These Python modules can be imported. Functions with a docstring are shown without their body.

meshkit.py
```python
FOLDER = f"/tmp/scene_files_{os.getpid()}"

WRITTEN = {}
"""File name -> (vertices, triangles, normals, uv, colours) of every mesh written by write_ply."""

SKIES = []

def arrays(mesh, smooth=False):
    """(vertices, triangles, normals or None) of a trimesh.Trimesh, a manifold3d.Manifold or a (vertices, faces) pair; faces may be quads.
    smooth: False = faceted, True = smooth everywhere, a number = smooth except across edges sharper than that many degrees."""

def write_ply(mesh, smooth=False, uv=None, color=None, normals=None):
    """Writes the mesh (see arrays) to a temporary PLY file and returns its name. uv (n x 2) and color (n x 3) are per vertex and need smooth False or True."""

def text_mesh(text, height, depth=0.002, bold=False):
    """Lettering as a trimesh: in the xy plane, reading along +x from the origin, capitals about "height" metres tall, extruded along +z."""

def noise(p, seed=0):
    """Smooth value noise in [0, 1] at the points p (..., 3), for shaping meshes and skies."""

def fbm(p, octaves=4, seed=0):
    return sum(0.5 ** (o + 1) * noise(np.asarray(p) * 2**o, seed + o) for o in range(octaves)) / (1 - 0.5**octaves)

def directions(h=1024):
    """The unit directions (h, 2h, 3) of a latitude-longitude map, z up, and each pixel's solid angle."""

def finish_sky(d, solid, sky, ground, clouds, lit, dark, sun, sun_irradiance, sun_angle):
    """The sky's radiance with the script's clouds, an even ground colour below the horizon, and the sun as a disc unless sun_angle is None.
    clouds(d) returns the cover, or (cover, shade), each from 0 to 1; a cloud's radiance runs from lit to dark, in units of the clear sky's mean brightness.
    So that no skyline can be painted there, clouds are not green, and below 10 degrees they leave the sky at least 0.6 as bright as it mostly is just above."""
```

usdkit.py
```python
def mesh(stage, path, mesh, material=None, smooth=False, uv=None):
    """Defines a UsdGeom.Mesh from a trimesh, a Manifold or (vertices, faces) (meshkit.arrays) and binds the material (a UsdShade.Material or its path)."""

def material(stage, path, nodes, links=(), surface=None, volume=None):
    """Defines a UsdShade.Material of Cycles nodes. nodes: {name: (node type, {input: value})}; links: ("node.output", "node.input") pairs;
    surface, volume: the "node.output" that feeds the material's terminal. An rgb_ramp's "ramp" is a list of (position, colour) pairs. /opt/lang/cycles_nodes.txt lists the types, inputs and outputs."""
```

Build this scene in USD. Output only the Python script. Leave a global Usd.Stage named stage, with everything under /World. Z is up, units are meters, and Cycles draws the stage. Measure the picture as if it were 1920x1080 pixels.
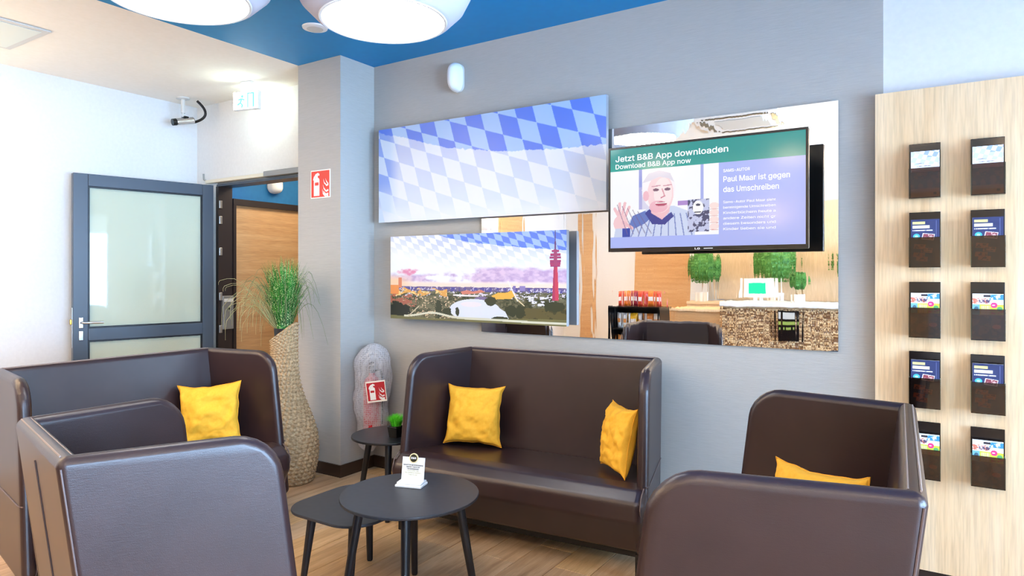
import math, random, re
import numpy as np, trimesh, usdkit, meshkit
from pxr import Usd, UsdGeom, UsdLux, UsdShade, Sdf, Gf, Vt
from shapely.geometry import Polygon, Point, box as sbox
from scipy.spatial import ConvexHull

stage = Usd.Stage.CreateInMemory()
UsdGeom.SetStageUpAxis(stage, UsdGeom.Tokens.z)
UsdGeom.SetStageMetersPerUnit(stage, 1.0)
world = UsdGeom.Xform.Define(stage, '/World')
stage.SetDefaultPrim(world.GetPrim())
UsdGeom.Scope.Define(stage, '/World/Looks')
rng = np.random.default_rng(7)
random.seed(7)
PI = math.pi
T = Sdf.ValueTypeNames

# ------------------------------------------------------------------ camera, sky, daylight, exposure
EYE, YAW, FPX = (0.0, 0.0, 1.42), 0.5694, 1249.6
cam = UsdGeom.Camera.Define(stage, '/World/camera')
cam.CreateHorizontalApertureAttr(36.0)
cam.CreateVerticalApertureAttr(36.0 * 9 / 16)
cam.CreateFocalLengthAttr(36.0 * FPX / 1920)
cam.CreateVerticalApertureOffsetAttr(-36.0 * 26.2 / 1920)
cam.CreateClippingRangeAttr(Gf.Vec2f(0.05, 200))
cam.CreateExposureAttr(0.36)
_c, _s = math.cos(YAW), math.sin(YAW)
cam.AddTransformOp().Set(Gf.Matrix4d(_c, _s, 0, 0, 0, 0, 1, 0, _s, -_c, 0, 0, EYE[0], EYE[1], EYE[2], 1))

dome = UsdLux.DomeLight.Define(stage, '/World/sky_dome')
dome.CreateColorAttr(Gf.Vec3f(0.72, 0.86, 1.0))
dome.CreateIntensityAttr(0.9)


def rect_light(name, loc, rot, w, h, color, intensity):
    r = UsdLux.RectLight.Define(stage, '/World/' + name)
    r.CreateWidthAttr(w); r.CreateHeightAttr(h)
    r.CreateColorAttr(Gf.Vec3f(*color)); r.CreateIntensityAttr(intensity)
    x = UsdGeom.Xformable(r)
    x.AddTranslateOp().Set(Gf.Vec3d(*loc)); x.AddRotateXYZOp().Set(Gf.Vec3f(*rot))
    return r


# daylight entering through the three windows of the right-hand wall (light sits just outside each pane)
DAY = (0.42, 0.65, 1.0)
for k, y in enumerate((-2.2, 0.3, 2.25)):
    rect_light(f'daylight_{k + 1}', (3.32, y, 1.25), (0, 90, 0), 1.9, (1.9, 1.9, 1.5)[k], DAY, 31.0)

# ------------------------------------------------------------------ helpers: colour, materials
def lin(r, g, b):
    c = np.array([r, g, b], float) / 255
    return tuple(np.where(c <= 0.04045, c / 12.92, ((c + 0.055) / 1.055) ** 2.4))


def mat(name, nodes, links, surface):
    return usdkit.material(stage, '/World/Looks/' + name, nodes, links, surface=surface)


def plain(name, rgb, rough=0.5, metal=0.0, **kw):
    return mat(name, {'p': ('principled_bsdf', dict(base_color=lin(*rgb), roughness=rough, metallic=metal, **kw))}, [], 'p.BSDF')


def varied(name, a, b, scale, rough=0.5, bump=0.0, stretch=(1, 1, 1), detail=4, dist=0.01, bscale=None, space='object', metal=0.0, lo=0.35, hi=0.65, **kw):
    n = {'t': ('texture_coordinate', {}), 'm': ('mapping', dict(scale=stretch)), 'n': ('noise_texture', dict(scale=scale, detail=detail, roughness=0.6)),
         'r': ('rgb_ramp', dict(ramp=[(0, lin(*a)), (lo, lin(*a)), (hi, lin(*b)), (1, lin(*b))])),
         'p': ('principled_bsdf', dict(roughness=rough, metallic=metal, **kw))}
    l = [('t.' + space, 'm.vector'), ('m.vector', 'n.vector'), ('n.fac', 'r.fac'), ('r.color', 'p.base_color')]
    if bump:
        n['n2'] = ('noise_texture', dict(scale=bscale or scale, detail=3, roughness=0.6))
        n['b'] = ('bump', dict(strength=bump, distance=dist))
        l += [('m.vector', 'n2.vector'), ('n2.fac', 'b.height'), ('b.normal', 'p.normal')]
    return mat(name, n, l, 'p.BSDF')


def emitter(name, rgb, strength):
    return mat(name, {'e': ('emission', dict(color=lin(*rgb), strength=strength))}, [], 'e.emission')


def printed(name, rough=0.35, emit=0.0, ior=1.5, coat=0.0):
    if emit:
        return mat(name, {'a': ('attribute', dict(attribute='Col')), 'p': ('principled_bsdf', dict(base_color=(0.01, 0.01, 0.012), roughness=rough, ior=ior, emission_strength=emit))}, [('a.color', 'p.emission_color')], 'p.BSDF')
    n = {'a': ('attribute', dict(attribute='Col')), 'p': ('principled_bsdf', dict(roughness=rough, ior=ior, coat_weight=coat, coat_roughness=0.03, emission_strength=emit))}
    l = [('a.color', 'p.base_color')] + ([('a.color', 'p.emission_color')] if emit else [])
    return mat(name, n, l, 'p.BSDF')


def pane(name, color, solid_color, solid, ior=1.5):
    """a see-through pane: clear or tinted, with a share of milky diffuse, and gloss by fresnel"""
    n = {'t': ('transparent_bsdf', dict(color=color)), 'd': ('diffuse_bsdf', dict(color=solid_color)), 'x': ('mix_closure', dict(fac=solid)),
         'g': ('glossy_bsdf', dict(roughness=0.02, color=(1, 1, 1))), 'f': ('fresnel', dict(IOR=ior)), 'o': ('mix_closure', {})}
    return mat(name, n, [('t.BSDF', 'x.closure1'), ('d.BSDF', 'x.closure2'), ('x.closure', 'o.closure1'), ('g.BSDF', 'o.closure2'), ('f.fac', 'o.fac')], 'o.closure')


# ------------------------------------------------------------------ helpers: prims
_taken = {}


def numbered(parent, name):
    k = (parent, name)
    i = _taken.get(k, 0); _taken[k] = i + 1
    return name if i == 0 else f'{name}_{i:03d}'


def path_of(o):
    return '/World' if o is None else str(o.GetPath())


def setcd(p, label=None, cat=None, group=None, kind=None):
    for k, v in (('label', label), ('category', cat), ('group', group), ('kind', kind)):
        if v:
            p.SetCustomDataByKey(k, v)
    return p


def thing(name, label, cat, loc=(0, 0, 0), rotz=0.0, group=None, kind=None):
    x = UsdGeom.Xform.Define(stage, '/World/' + numbered('/World', name))
    x.AddTranslateOp().Set(Gf.Vec3d(*map(float, loc))); x.AddRotateZOp().Set(float(rotz))
    return setcd(x.GetPrim(), label, cat, group, kind)


def obj(name, mesh, m, parent=None, smooth=35, label=None, cat=None, group=None, kind=None):
    p = path_of(parent)
    g = usdkit.mesh(stage, f'{p}/{numbered(p, name)}', mesh, m, smooth=smooth)
    return setcd(g.GetPrim(), label, cat, group, kind)


def dup(root, loc, rotz, label, group=None):
    was = root.GetCustomData()
    r = thing(re.sub(r'_\d{3}$', '', root.GetName()), label, was['category'], loc, rotz, group or was.get('group'))
    r.GetReferences().AddInternalReference(root.GetPath())
    r.SetInstanceable(True)
    return r


def cat(*ms):
    return trimesh.util.concatenate([m for m in ms])


# ------------------------------------------------------------------ helpers: shapes
def bx(x0, x1, y0, y1, z0, z1):
    m = trimesh.creation.box((x1 - x0, y1 - y0, z1 - z0))
    m.apply_translation(((x0 + x1) / 2, (y0 + y1) / 2, (z0 + z1) / 2))
    return m


_ball = {s: trimesh.creation.icosphere(s, 1.0).vertices for s in (0, 1, 2)}


def hull(points, r=0.0, sub=2):
    p = np.asarray(points, float)
    if r > 0:
        p = (p[:, None, :] + r * _ball[sub][None]).reshape(-1, 3)
    h = ConvexHull(p)
    m = trimesh.convex.convex_hull(p[h.vertices])
    return m


def rbox(x0, x1, y0, y1, z0, z1, r=0.01, sub=1):
    r = min(r, (x1 - x0) / 2.001, (y1 - y0) / 2.001, (z1 - z0) / 2.001)
    return hull([(x, y, z) for x in (x0 + r, x1 - r) for y in (y0 + r, y1 - r) for z in (z0 + r, z1 - r)], r, sub)


def lathe(profile, n=48, center=(0, 0, 0), cap=True):
    pr = np.asarray(profile, float)
    a = np.linspace(0, 2 * PI, n, endpoint=False)
    v = np.stack([pr[:, None, 0] * np.cos(a), pr[:, None, 0] * np.sin(a), np.repeat(pr[:, None, 1], n, 1)], -1).reshape(-1, 3)
    f, k = [], len(pr)
    for i in range(k - 1):
        for j in range(n):
            a0, a1 = i * n + j, i * n + (j + 1) % n
            f += [(a0, a1, a1 + n), (a0, a1 + n, a0 + n)]
    v = list(map(tuple, v))
    if cap:
        for i, flip in ((0, True), (k - 1, False)):
            if pr[i, 0] > 1e-6:
                c = len(v); v.append((0, 0, pr[i, 1]))
                for j in range(n):
                    t = (i * n + j, i * n + (j + 1) % n, c)
                    f.append(t[::-1] if flip else t)
    m = trimesh.Trimesh(np.array(v) + np.array(center), np.array(f), process=False)
    return m


def tube(path, radius, n=8):
    P = np.asarray(path, float)
    R = np.broadcast_to(np.asarray(radius, float), (len(P),))
    d = np.gradient(P, axis=0); d /= np.maximum(np.linalg.norm(d, axis=1, keepdims=True), 1e-9)
    up = np.array([0, 0, 1.0]) if abs(d[0, 2]) < 0.9 else np.array([1.0, 0, 0])
    vs, fs = [], []
    for i in range(len(P)):
        s = np.cross(d[i], up); s /= np.linalg.norm(s); up = np.cross(s, d[i])
        a = np.linspace(0, 2 * PI, n, endpoint=False)
        vs.append(P[i] + R[i] * (np.cos(a)[:, None] * s + np.sin(a)[:, None] * up))
    for i in range(len(P) - 1):
        for j in range(n):
            a0, a1 = i * n + j, i * n + (j + 1) % n
            fs += [(a0, a1 + n, a1), (a0, a0 + n, a1 + n)]
    v = np.vstack(vs); k = len(v)
    v = np.vstack([v, P[0], P[-1]])
    e = (len(P) - 1) * n
    for j in range(n):
        fs += [(j, (j + 1) % n, k), (e + (j + 1) % n, e + j, k + 1)]
    return trimesh.Trimesh(v, np.array(fs), process=False)


def leg_mesh(top, bot, rt, rb, n=20):
    return tube([np.array(top) * (1 - t) + np.array(bot) * t for t in (0, 0.02, 0.5, 0.98, 1)], [rt * 0.9, rt, (rt + rb) / 2, rb, rb * 0.85], n)


def prism(poly, z0, z1):
    m = trimesh.creation.extrude_polygon(poly, z1 - z0, engine='earcut')
    m.apply_translation((0, 0, z0))
    return m


def rounded_plate(poly, z0, z1, r=0.004):
    """a table top: plan polygon with softly rounded upper and lower edges"""
    c = np.array(poly.exterior.coords)[:-1]
    ctr = c.mean(0)
    L = np.linalg.norm(c - ctr, axis=1).mean()
    rings = []
    for ins, z in ((r, z0), (0.3 * r, z0 + 0.3 * r), (0, z0 + r), (0, z1 - r), (0.3 * r, z1 - 0.3 * r), (r, z1)):
        q = ctr + (c - ctr) * (1 - ins / L)
        rings.append(np.column_stack([q, np.full(len(q), z)]))
    n = len(c); v = np.vstack(rings); f = []
    for i in range(len(rings) - 1):
        for j in range(n):
            a0, a1 = i * n + j, i * n + (j + 1) % n
            f += [(a0, a1, a1 + n), (a0, a1 + n, a0 + n)]
    k = len(v); v = np.vstack([v, [*ctr, z0], [*ctr, z1]])
    e = (len(rings) - 1) * n
    for j in range(n):
        f += [((j + 1) % n, j, k), (e + j, e + (j + 1) % n, k + 1)]
    m = trimesh.Trimesh(v, np.array(f), process=False)
    if m.volume < 0:
        m.invert()
    return m


def arc_poly(w, h, r, n=8):
    return sbox(-w / 2 + r, -h / 2 + r, w / 2 - r, h / 2 - r).buffer(r, quad_segs=n)


def frame_mat(o, ux, uz, un):
    m = np.eye(4); m[:3, 0] = ux; m[:3, 1] = uz; m[:3, 2] = un; m[:3, 3] = o
    return m


def lettering(parent, text, origin, ux, uz, un, width, height, m, depth=0.0008, bold=True, name='lettering'):
    """flat raised lettering: left end of the baseline at origin, fitted to width x capital height"""
    t = meshkit.text_mesh(text, height, depth, bold)
    b = t.bounds
    t.apply_translation((-b[0, 0], 0, 0))
    if width:
        t.apply_scale((width / (b[1, 0] - b[0, 0]), 1, 1))
    t.apply_transform(frame_mat(origin, ux, uz, un))
    return obj(name, t, m, parent, smooth=False)


class Print:
    """a flat print held as a fine grid of coloured points: u runs right, v runs down, both 0..1"""

    def __init__(self, w, h, step):
        self.w, self.h = w, h
        self.nx, self.ny = max(2, int(round(w / step)) + 1), max(2, int(round(h / step)) + 1)
        self.U, self.V = np.meshgrid(np.linspace(0, 1, self.nx), np.linspace(0, 1, self.ny))
        self.C = np.ones((self.ny, self.nx, 3))

    def fill(self, mask, rgb, a=1.0):
        m = (np.broadcast_to(np.asarray(mask, float), self.U.shape) * a)[..., None]
        c = np.asarray(rgb, float)
        c = np.broadcast_to(np.array(lin(*c)) if c.ndim == 1 else c, self.C.shape)
        self.C = self.C * (1 - m) + c * m

    def rect(self, u0, u1, v0, v1, rgb, a=1.0):
        self.fill((self.U >= u0) & (self.U <= u1) & (self.V >= v0) & (self.V <= v1), rgb, a)

    def ell(self, u, v, ru, rv, rgb, a=1.0, rot=0.0):
        k = self.h / self.w
        du, dv = self.U - u, (self.V - v) * k
        c, s = math.cos(rot), math.sin(rot)
        x, y = du * c + dv * s, -du * s + dv * c
        self.fill((x / ru) ** 2 + (y / (rv * k)) ** 2 <= 1, rgb, a)

    def poly(self, pts, rgb, a=1.0):
        P = np.asarray(pts, float); inside = np.zeros(self.U.shape, bool)
        for (x0, y0), (x1, y1) in zip(P, np.roll(P, -1, 0)):
            if y0 != y1:
                inside ^= ((y0 > self.V) != (y1 > self.V)) & (self.U < (x1 - x0) * (self.V - y0) / (y1 - y0) + x0)
        self.fill(inside, rgb, a)

    def line(self, u0, v0, u1, v1, t, rgb, a=1.0):
        k = self.h / self.w
        p0, p1 = np.array([u0, v0 * k]), np.array([u1, v1 * k])
        d = p1 - p0; L = max(np.hypot(*d), 1e-9); d /= L
        x, y = self.U - p0[0], self.V * k - p0[1]
        s = np.clip(x * d[0] + y * d[1], 0, L)
        self.fill(np.hypot(x - s * d[0], y - s * d[1]) <= t / 2, rgb, a)

    def noise(self, su, sv, seed=0, oct=4):
        return meshkit.fbm(np.stack([self.U * su, self.V * sv, np.zeros_like(self.U)], -1), oct, seed)

    def build(self, name, parent, m, origin, ux, uz):
        """origin is the top left corner; uz points up"""
        ux, uz = np.array(ux, float), np.array(uz, float)
        P = np.array(origin) + self.U[..., None] * self.w * ux - self.V[..., None] * self.h * uz
        i = np.arange(self.nx * self.ny).reshape(self.ny, self.nx)
        q = np.stack([i[1:, :-1], i[1:, 1:], i[:-1, 1:], i[:-1, :-1]], -1).reshape(-1, 4)
        o = obj(name, (P.reshape(-1, 3), q), m, parent, smooth=False)
        pv = UsdGeom.PrimvarsAPI(UsdGeom.Mesh(o)).CreatePrimvar('Col', T.Color3fArray, 'vertex')
        pv.Set(Vt.Vec3fArray.FromNumpy(np.clip(self.C, 0, 1).reshape(-1, 3).astype(np.float32)))
        return o


UX, UZ, UNY = (1, 0, 0), (0, 0, 1), (0, -1, 0)     # things on the TV wall face -y

# ------------------------------------------------------------------ materials
def leather(name, a, b, rough):
    n = {'t': ('texture_coordinate', {}), 'n': ('noise_texture', dict(scale=6, detail=5)), 'r': ('rgb_ramp', dict(ramp=[(0.3, lin(*a)), (0.7, lin(*b))])),
         'v': ('voronoi_texture', dict(scale=260, feature='distance_to_edge')), 'm': ('mapping', dict(scale=(1, 1, 5))), 'w': ('noise_texture', dict(scale=60, detail=3)),
         'n3': ('noise_texture', dict(scale=9, detail=2)), 'b0': ('bump', dict(strength=0.12, distance=0.004)),
         'b1': ('bump', dict(strength=0.15, distance=0.0012)), 'b2': ('bump', dict(strength=0.10, distance=0.002)), 'p': ('principled_bsdf', dict(roughness=rough, ior=1.58))}
    l = [('t.object', 'n.vector'), ('n.fac', 'r.fac'), ('r.color', 'p.base_color'), ('t.object', 'v.vector'), ('t.object', 'm.vector'), ('m.vector', 'w.vector'),
         ('t.object', 'n3.vector'), ('n3.fac', 'b0.height'), ('b0.normal', 'b1.normal'), ('v.distance', 'b1.height'), ('w.fac', 'b2.height'), ('b1.normal', 'b2.normal'), ('b2.normal', 'p.normal')]
    return mat(name, n, l, 'p.BSDF')


def wood(name, a, b, c, stretch, rough=0.45, scale=3.0, space='object'):
    n = {'t': ('texture_coordinate', {}), 'oi': ('object_info', {}), 'add': ('vector_math', dict(math_type='add')), 'sc': ('vector_math', dict(math_type='scale', scale=7.0)), 'm': ('mapping', dict(scale=stretch)),
         'n': ('noise_texture', dict(scale=scale, detail=6, roughness=0.62, distortion=0.4)), 'r': ('rgb_ramp', dict(ramp=[(0.25, lin(*a)), (0.5, lin(*b)), (0.75, lin(*c))])),
         'n2': ('noise_texture', dict(scale=scale * 9, detail=3)), 'b': ('bump', dict(strength=0.08, distance=0.002)),
         'mx': ('mix', dict(mix_type='multiply', fac=0.35)), 'r2': ('rgb_ramp', dict(ramp=[(0.3, (0.55, 0.5, 0.45)), (0.6, (1, 1, 1))])), 'p': ('principled_bsdf', dict(roughness=rough))}
    l = [('t.' + space, 'add.vector1'), ('oi.location', 'sc.vector1'), ('sc.vector', 'add.vector2'), ('add.vector', 'm.vector'), ('m.vector', 'n.vector'), ('m.vector', 'n2.vector'),
         ('n.fac', 'r.fac'), ('r.color', 'mx.color1'), ('n2.fac', 'r2.fac'), ('r2.color', 'mx.color2'), ('mx.color', 'p.base_color'), ('n2.fac', 'b.height'), ('b.normal', 'p.normal')]
    return mat(name, n, l, 'p.BSDF')


M = {}
M['leather'] = leather('brown_leather', (45, 29, 30), (53, 35, 35), 0.34)
M['piping'] = plain('brown_piping', (92, 74, 70), 0.35)
M['seam_dark'] = plain('dark_seam', (70, 52, 46), 0.5)
M['stitch'] = plain('pale_stitching', (150, 132, 122), 0.6)
M['dark_metal'] = plain('black_metal', (14, 14, 16), 0.4)
M['black_wood'] = varied('black_stained_wood', (15, 17, 23), (22, 24, 31), 30, 0.38, 0.05, (1, 1, 0.15))
M['table_top'] = varied('anthracite_laminate', (42, 44, 50), (48, 50, 57), 40, 0.42, 0.05, dist=0.001)
M['white'] = varied('white_wall_paint', (222, 222, 221), (226, 226, 225), 40, 0.85, 0.05, dist=0.002)
M['ceil_white'] = varied('cream_ceiling_paint', (240, 236, 226), (243, 239, 230), 30, 0.9)
M['ceil_blue'] = varied('blue_ceiling_paint', (4, 130, 192), (6, 134, 196), 20, 0.55)
M['blue_wall'] = varied('blue_wall_paint', (22, 104, 158), (26, 110, 164), 20, 0.7)
M['grey_paper'] = None
M['baseboard'] = varied('dark_brown_skirting', (52, 36, 28), (62, 44, 34), 14, 0.35, 0, (0.3, 0.3, 6))
M['floor_base'] = plain('floor_substrate', (70, 55, 42), 0.8)
M['oak'] = wood('pale_ash_veneer', (228, 192, 146), (238, 208, 166), (246, 222, 188), (7, 7, 0.35), 0.5, 2.2)
M['oak_edge'] = plain('pale_ash_edge', (222, 196, 160), 0.5)
M['door_oak'] = wood('oak_door_veneer', (196, 148, 98), (208, 164, 114), (218, 178, 130), (0.5, 0.5, 9), 0.5, 2.4)
M['door_frame'] = plain('anthracite_powder_coat', (66, 78, 92), 0.38)
M['door_dark'] = plain('dark_brown_door_lining', (46, 36, 34), 0.4)
M['frosted'] = mat('frosted_glass', {'t': ('transparent_bsdf', dict(color=(0.88, 0.95, 0.91))), 'd': ('diffuse_bsdf', dict(color=lin(224, 234, 214))), 'tr': ('translucent_bsdf', dict(color=lin(214, 232, 224))),
                                     'x0': ('mix_closure', dict(fac=0.2)), 'x': ('mix_closure', dict(fac=0.78)), 'g': ('glossy_bsdf', dict(roughness=0.03, color=(1, 1, 1))), 'f': ('fresnel', dict(IOR=1.5)), 'o': ('mix_closure', {})},
                   [('d.BSDF', 'x0.closure1'), ('tr.BSDF', 'x0.closure2'), ('t.BSDF', 'x.closure1'), ('x0.closure', 'x.closure2'), ('x.closure', 'o.closure1'), ('g.BSDF', 'o.closure2'), ('f.fac', 'o.fac')], 'o.closure')
M['clear_pane'] = pane('window_glass', (0.97, 0.99, 0.99), (1, 1, 1), 0.0)
M['steel'] = plain('brushed_steel', (205, 205, 205), 0.28, 1.0)
M['grey_metal'] = plain('grey_aluminium', (150, 150, 148), 0.4, 0.6)
M['cream_metal'] = plain('cream_door_closer', (222, 216, 196), 0.45)
M['brass'] = plain('brass', (210, 160, 70), 0.3, 1.0)
M['white_plastic'] = plain('white_plastic', (236, 238, 238), 0.4)
M['grey_plastic'] = plain('pale_grey_plastic', (205, 206, 202), 0.45)
M['black_plastic'] = plain('black_plastic', (12, 12, 14), 0.25)
M['cushion'] = varied('yellow_cotton', (247, 180, 44), (250, 188, 54), 90, 0.8, 0.25, dist=0.001, bscale=500)
M['seagrass'] = varied('woven_seagrass', (156, 124, 86), (204, 174, 132), 60, 0.75, 0.35, (1, 1, 1.6), dist=0.002, bscale=220)
M['inner_pot'] = plain('black_inner_pot', (26, 26, 30), 0.5)
M['print'] = printed('glossy_print', 0.3)
M['paper_print'] = printed('paper_print', 0.5)
M['screen'] = printed('lit_screen', 0.12, 0.74)
M['panel_edge'] = plain('brushed_panel_edge', (168, 172, 180), 0.35, 0.3)
M['letter_white'] = plain('white_lettering', (245, 245, 245), 0.5)
M['letter_dark'] = plain('dark_lettering', (38, 36, 44), 0.6)
M['letter_screen'] = emitter('lit_white_lettering', (250, 250, 255), 0.95)
M['letter_faint'] = plain('yellow_grey_lettering', (196, 196, 150), 0.6)
M['gold'] = plain('pale_gold_ring', (232, 218, 170), 0.4)
M['seal_black'] = plain('dark_olive_seal', (46, 42, 26), 0.5)
M['smoke'] = pane('smoked_acrylic', (0.62, 0.46, 0.36), (0.02, 0.014, 0.012), 0.12)
M['acrylic_black'] = plain('black_acrylic', (26, 20, 20), 0.12)
M['acrylic_edge'] = plain('green_acrylic_edge', (120, 160, 142), 0.2)
M['sign_white'] = plain('sign_white', (246, 240, 226), 0.5)
M['lamp_disc'] = emitter('lamp_diffuser', (255, 252, 248), 13.0)
M['lamp_shade'] = mat('white_fabric_shade', {'d': ('diffuse_bsdf', dict(color=lin(212, 212, 222))), 't': ('translucent_bsdf', dict(color=lin(150, 152, 168))), 'x': ('mix_closure', dict(fac=0.14))},
                      [('d.BSDF', 'x.closure1'), ('t.BSDF', 'x.closure2')], 'x.closure')
M['lamp_bulb'] = emitter('lamp_bulb', (255, 246, 235), 45.0)
M['downlight'] = emitter('round_led_panel', (255, 220, 176), 34.0)
M['uplight'] = emitter('uplighter_glass', (255, 230, 186), 115.0)
M['corridor_light'] = emitter('corridor_light', (255, 236, 210), 10.0)
M['exit_lit'] = emitter('exit_sign_panel', (235, 255, 246), 13.0)
M['exit_green'] = emitter('exit_sign_green', (120, 240, 196), 1.5)
M['green_glow'] = emitter('green_screen', (40, 230, 150), 1.6)
M['mirror'] = mat('wavy_mirror', {'t': ('texture_coordinate', {}), 'm': ('mapping', dict(scale=(5.5, 1, 0.55))), 'n': ('noise_texture', dict(scale=1.6, detail=3, roughness=0.5)), 'b': ('bump', dict(strength=0.045, distance=0.02)),
                                  'g': ('principled_bsdf', dict(base_color=(0.9, 0.88, 0.84), metallic=1.0, roughness=0.015))},
                  [('t.object', 'm.vector'), ('m.vector', 'n.vector'), ('n.fac', 'b.height'), ('b.normal', 'g.normal')], 'g.BSDF')


def wallpaper(name, a, b):
    n = {'t': ('texture_coordinate', {}), 'm': ('mapping', dict(scale=(1.2, 1.2, 22))), 'n': ('noise_texture', dict(scale=9, detail=5, roughness=0.7)), 'r': ('rgb_ramp', dict(ramp=[(0.3, lin(*a)), (0.7, lin(*b))])),
         'b': ('bump', dict(strength=0.28, distance=0.003)), 'p': ('principled_bsdf', dict(roughness=0.55))}
    return mat(name, n, [('t.object', 'm.vector'), ('m.vector', 'n.vector'), ('n.fac', 'r.fac'), ('r.color', 'p.base_color'), ('n.fac', 'b.height'), ('b.normal', 'p.normal')], 'p.BSDF')


M['grey_paper'] = wallpaper('grey_textured_wallpaper', (170, 167, 161), (180, 177, 171))

PLANKS = [wood(f'floor_oak_{k}', a, b, c, (9, 0.55, 1), 0.42, 2.6) for k, (a, b, c) in enumerate((
    ((166, 128, 92), (200, 162, 122), (222, 188, 150)), ((174, 138, 104), (204, 170, 132), (224, 194, 158)),
    ((156, 120, 86), (190, 154, 116), (214, 180, 142)), ((176, 136, 92), (208, 168, 118), (224, 188, 142))))]

# ------------------------------------------------------------------ the room
H, YB, XL, XR, YF = 2.95, 3.604, -5.75, 3.0, -3.6
CX0, CX1, CY = -3.96, -3.518, 3.274         # the column

fl = thing('floor', 'brown oak plank floor of the lounge', 'floor', kind='structure')
obj('substrate', bx(XL, XR, YF, YB, -0.06, -0.009), M['floor_base'], fl, False)
obj('substrate', bx(-5.4, CX0 + 0.3, YB, 6.2, -0.06, -0.009), M['floor_base'], fl, False)
pw = 0.19
for i in range(int((XR - XL) / pw) + 1):
    x0 = XL + i * pw; x1 = min(x0 + pw, XR)
    y = YF - random.random() * 1.2
    while y < YB:
        y1 = y + 1.25
        a, b = max(y, YF), min(y1, YB)
        if b - a > 0.05:
            if x1 > -4.6 and x0 < 0.9 and b > 0.4:
                c = 0.0012
                v = np.array([(x0 + c, a + c), (x1 - c, a + c), (x1 - c, b - c), (x0 + c, b - c)])
                e = 0.0025
                w = np.array([(x0 + e, a + e), (x1 - e, a + e), (x1 - e, b - e), (x0 + e, b - e)])
                P = np.vstack([np.column_stack([v, np.full(4, -0.009)]), np.column_stack([v, np.full(4, -0.0012)]), np.column_stack([w, np.zeros(4)])])
                f = [(8, 9, 10), (8, 10, 11)]
                for k in (0, 4):
                    for j in range(4):
                        f += [(k + j, k + (j + 1) % 4, k + 4 + (j + 1) % 4), (k + j, k + 4 + (j + 1) % 4, k + 4 + j)]
                obj('plank', trimesh.Trimesh(P, f, process=False), PLANKS[random.randrange(4)], fl, False)
        y = y1
obj('far_planking', cat(bx(XL, -4.62, YF, YB, -0.0089, -0.0005), bx(-4.62, XR, YF, -0.9, -0.0089, -0.0006), bx(0.95, XR, -0.9, YB, -0.0089, -0.0006), bx(-5.4, CX0 + 0.3, YB, 6.2, -0.0089, -0.0006)), PLANKS[1], fl, False, kind='stuff')

ce = thing('ceiling', 'ceiling with a blue painted field beside cream white', 'ceiling', kind='structure')
obj('blue_field', bx(CX0, XR, 1.05, YB, H, H + 0.1), M['ceil_blue'], ce, False, label='blue painted ceiling field')
obj('white_field', bx(XL, CX0, YF, YB, H, H + 0.1), M['ceil_white'], ce, False, label='cream white ceiling field')
obj('white_field', bx(CX0, XR, YF, 1.05, H, H + 0.1), M['ceil_white'], ce, False, label='cream white ceiling field')

XW = -0.2205
wb = thing('wall_back', 'grey papered wall behind the television, white at its right end', 'wall', kind='structure')
obj('wallpaper', bx(CX0, XW, YB, YB + 0.2, 0, H), M['grey_paper'], wb, False, label='grey textured wallpaper')
obj('plaster', bx(XW, XR, YB + 0.002, YB + 0.2, 0, H), M['white'], wb, False, label='plain white plaster')

wc = thing('wall_column', 'grey papered column at the corner beside the doorway', 'column', kind='structure')
obj('wallpaper', bx(CX0, CX1, CY, YB - 0.001, 0, H - 0.001), M['grey_paper'], wc, False)

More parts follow.
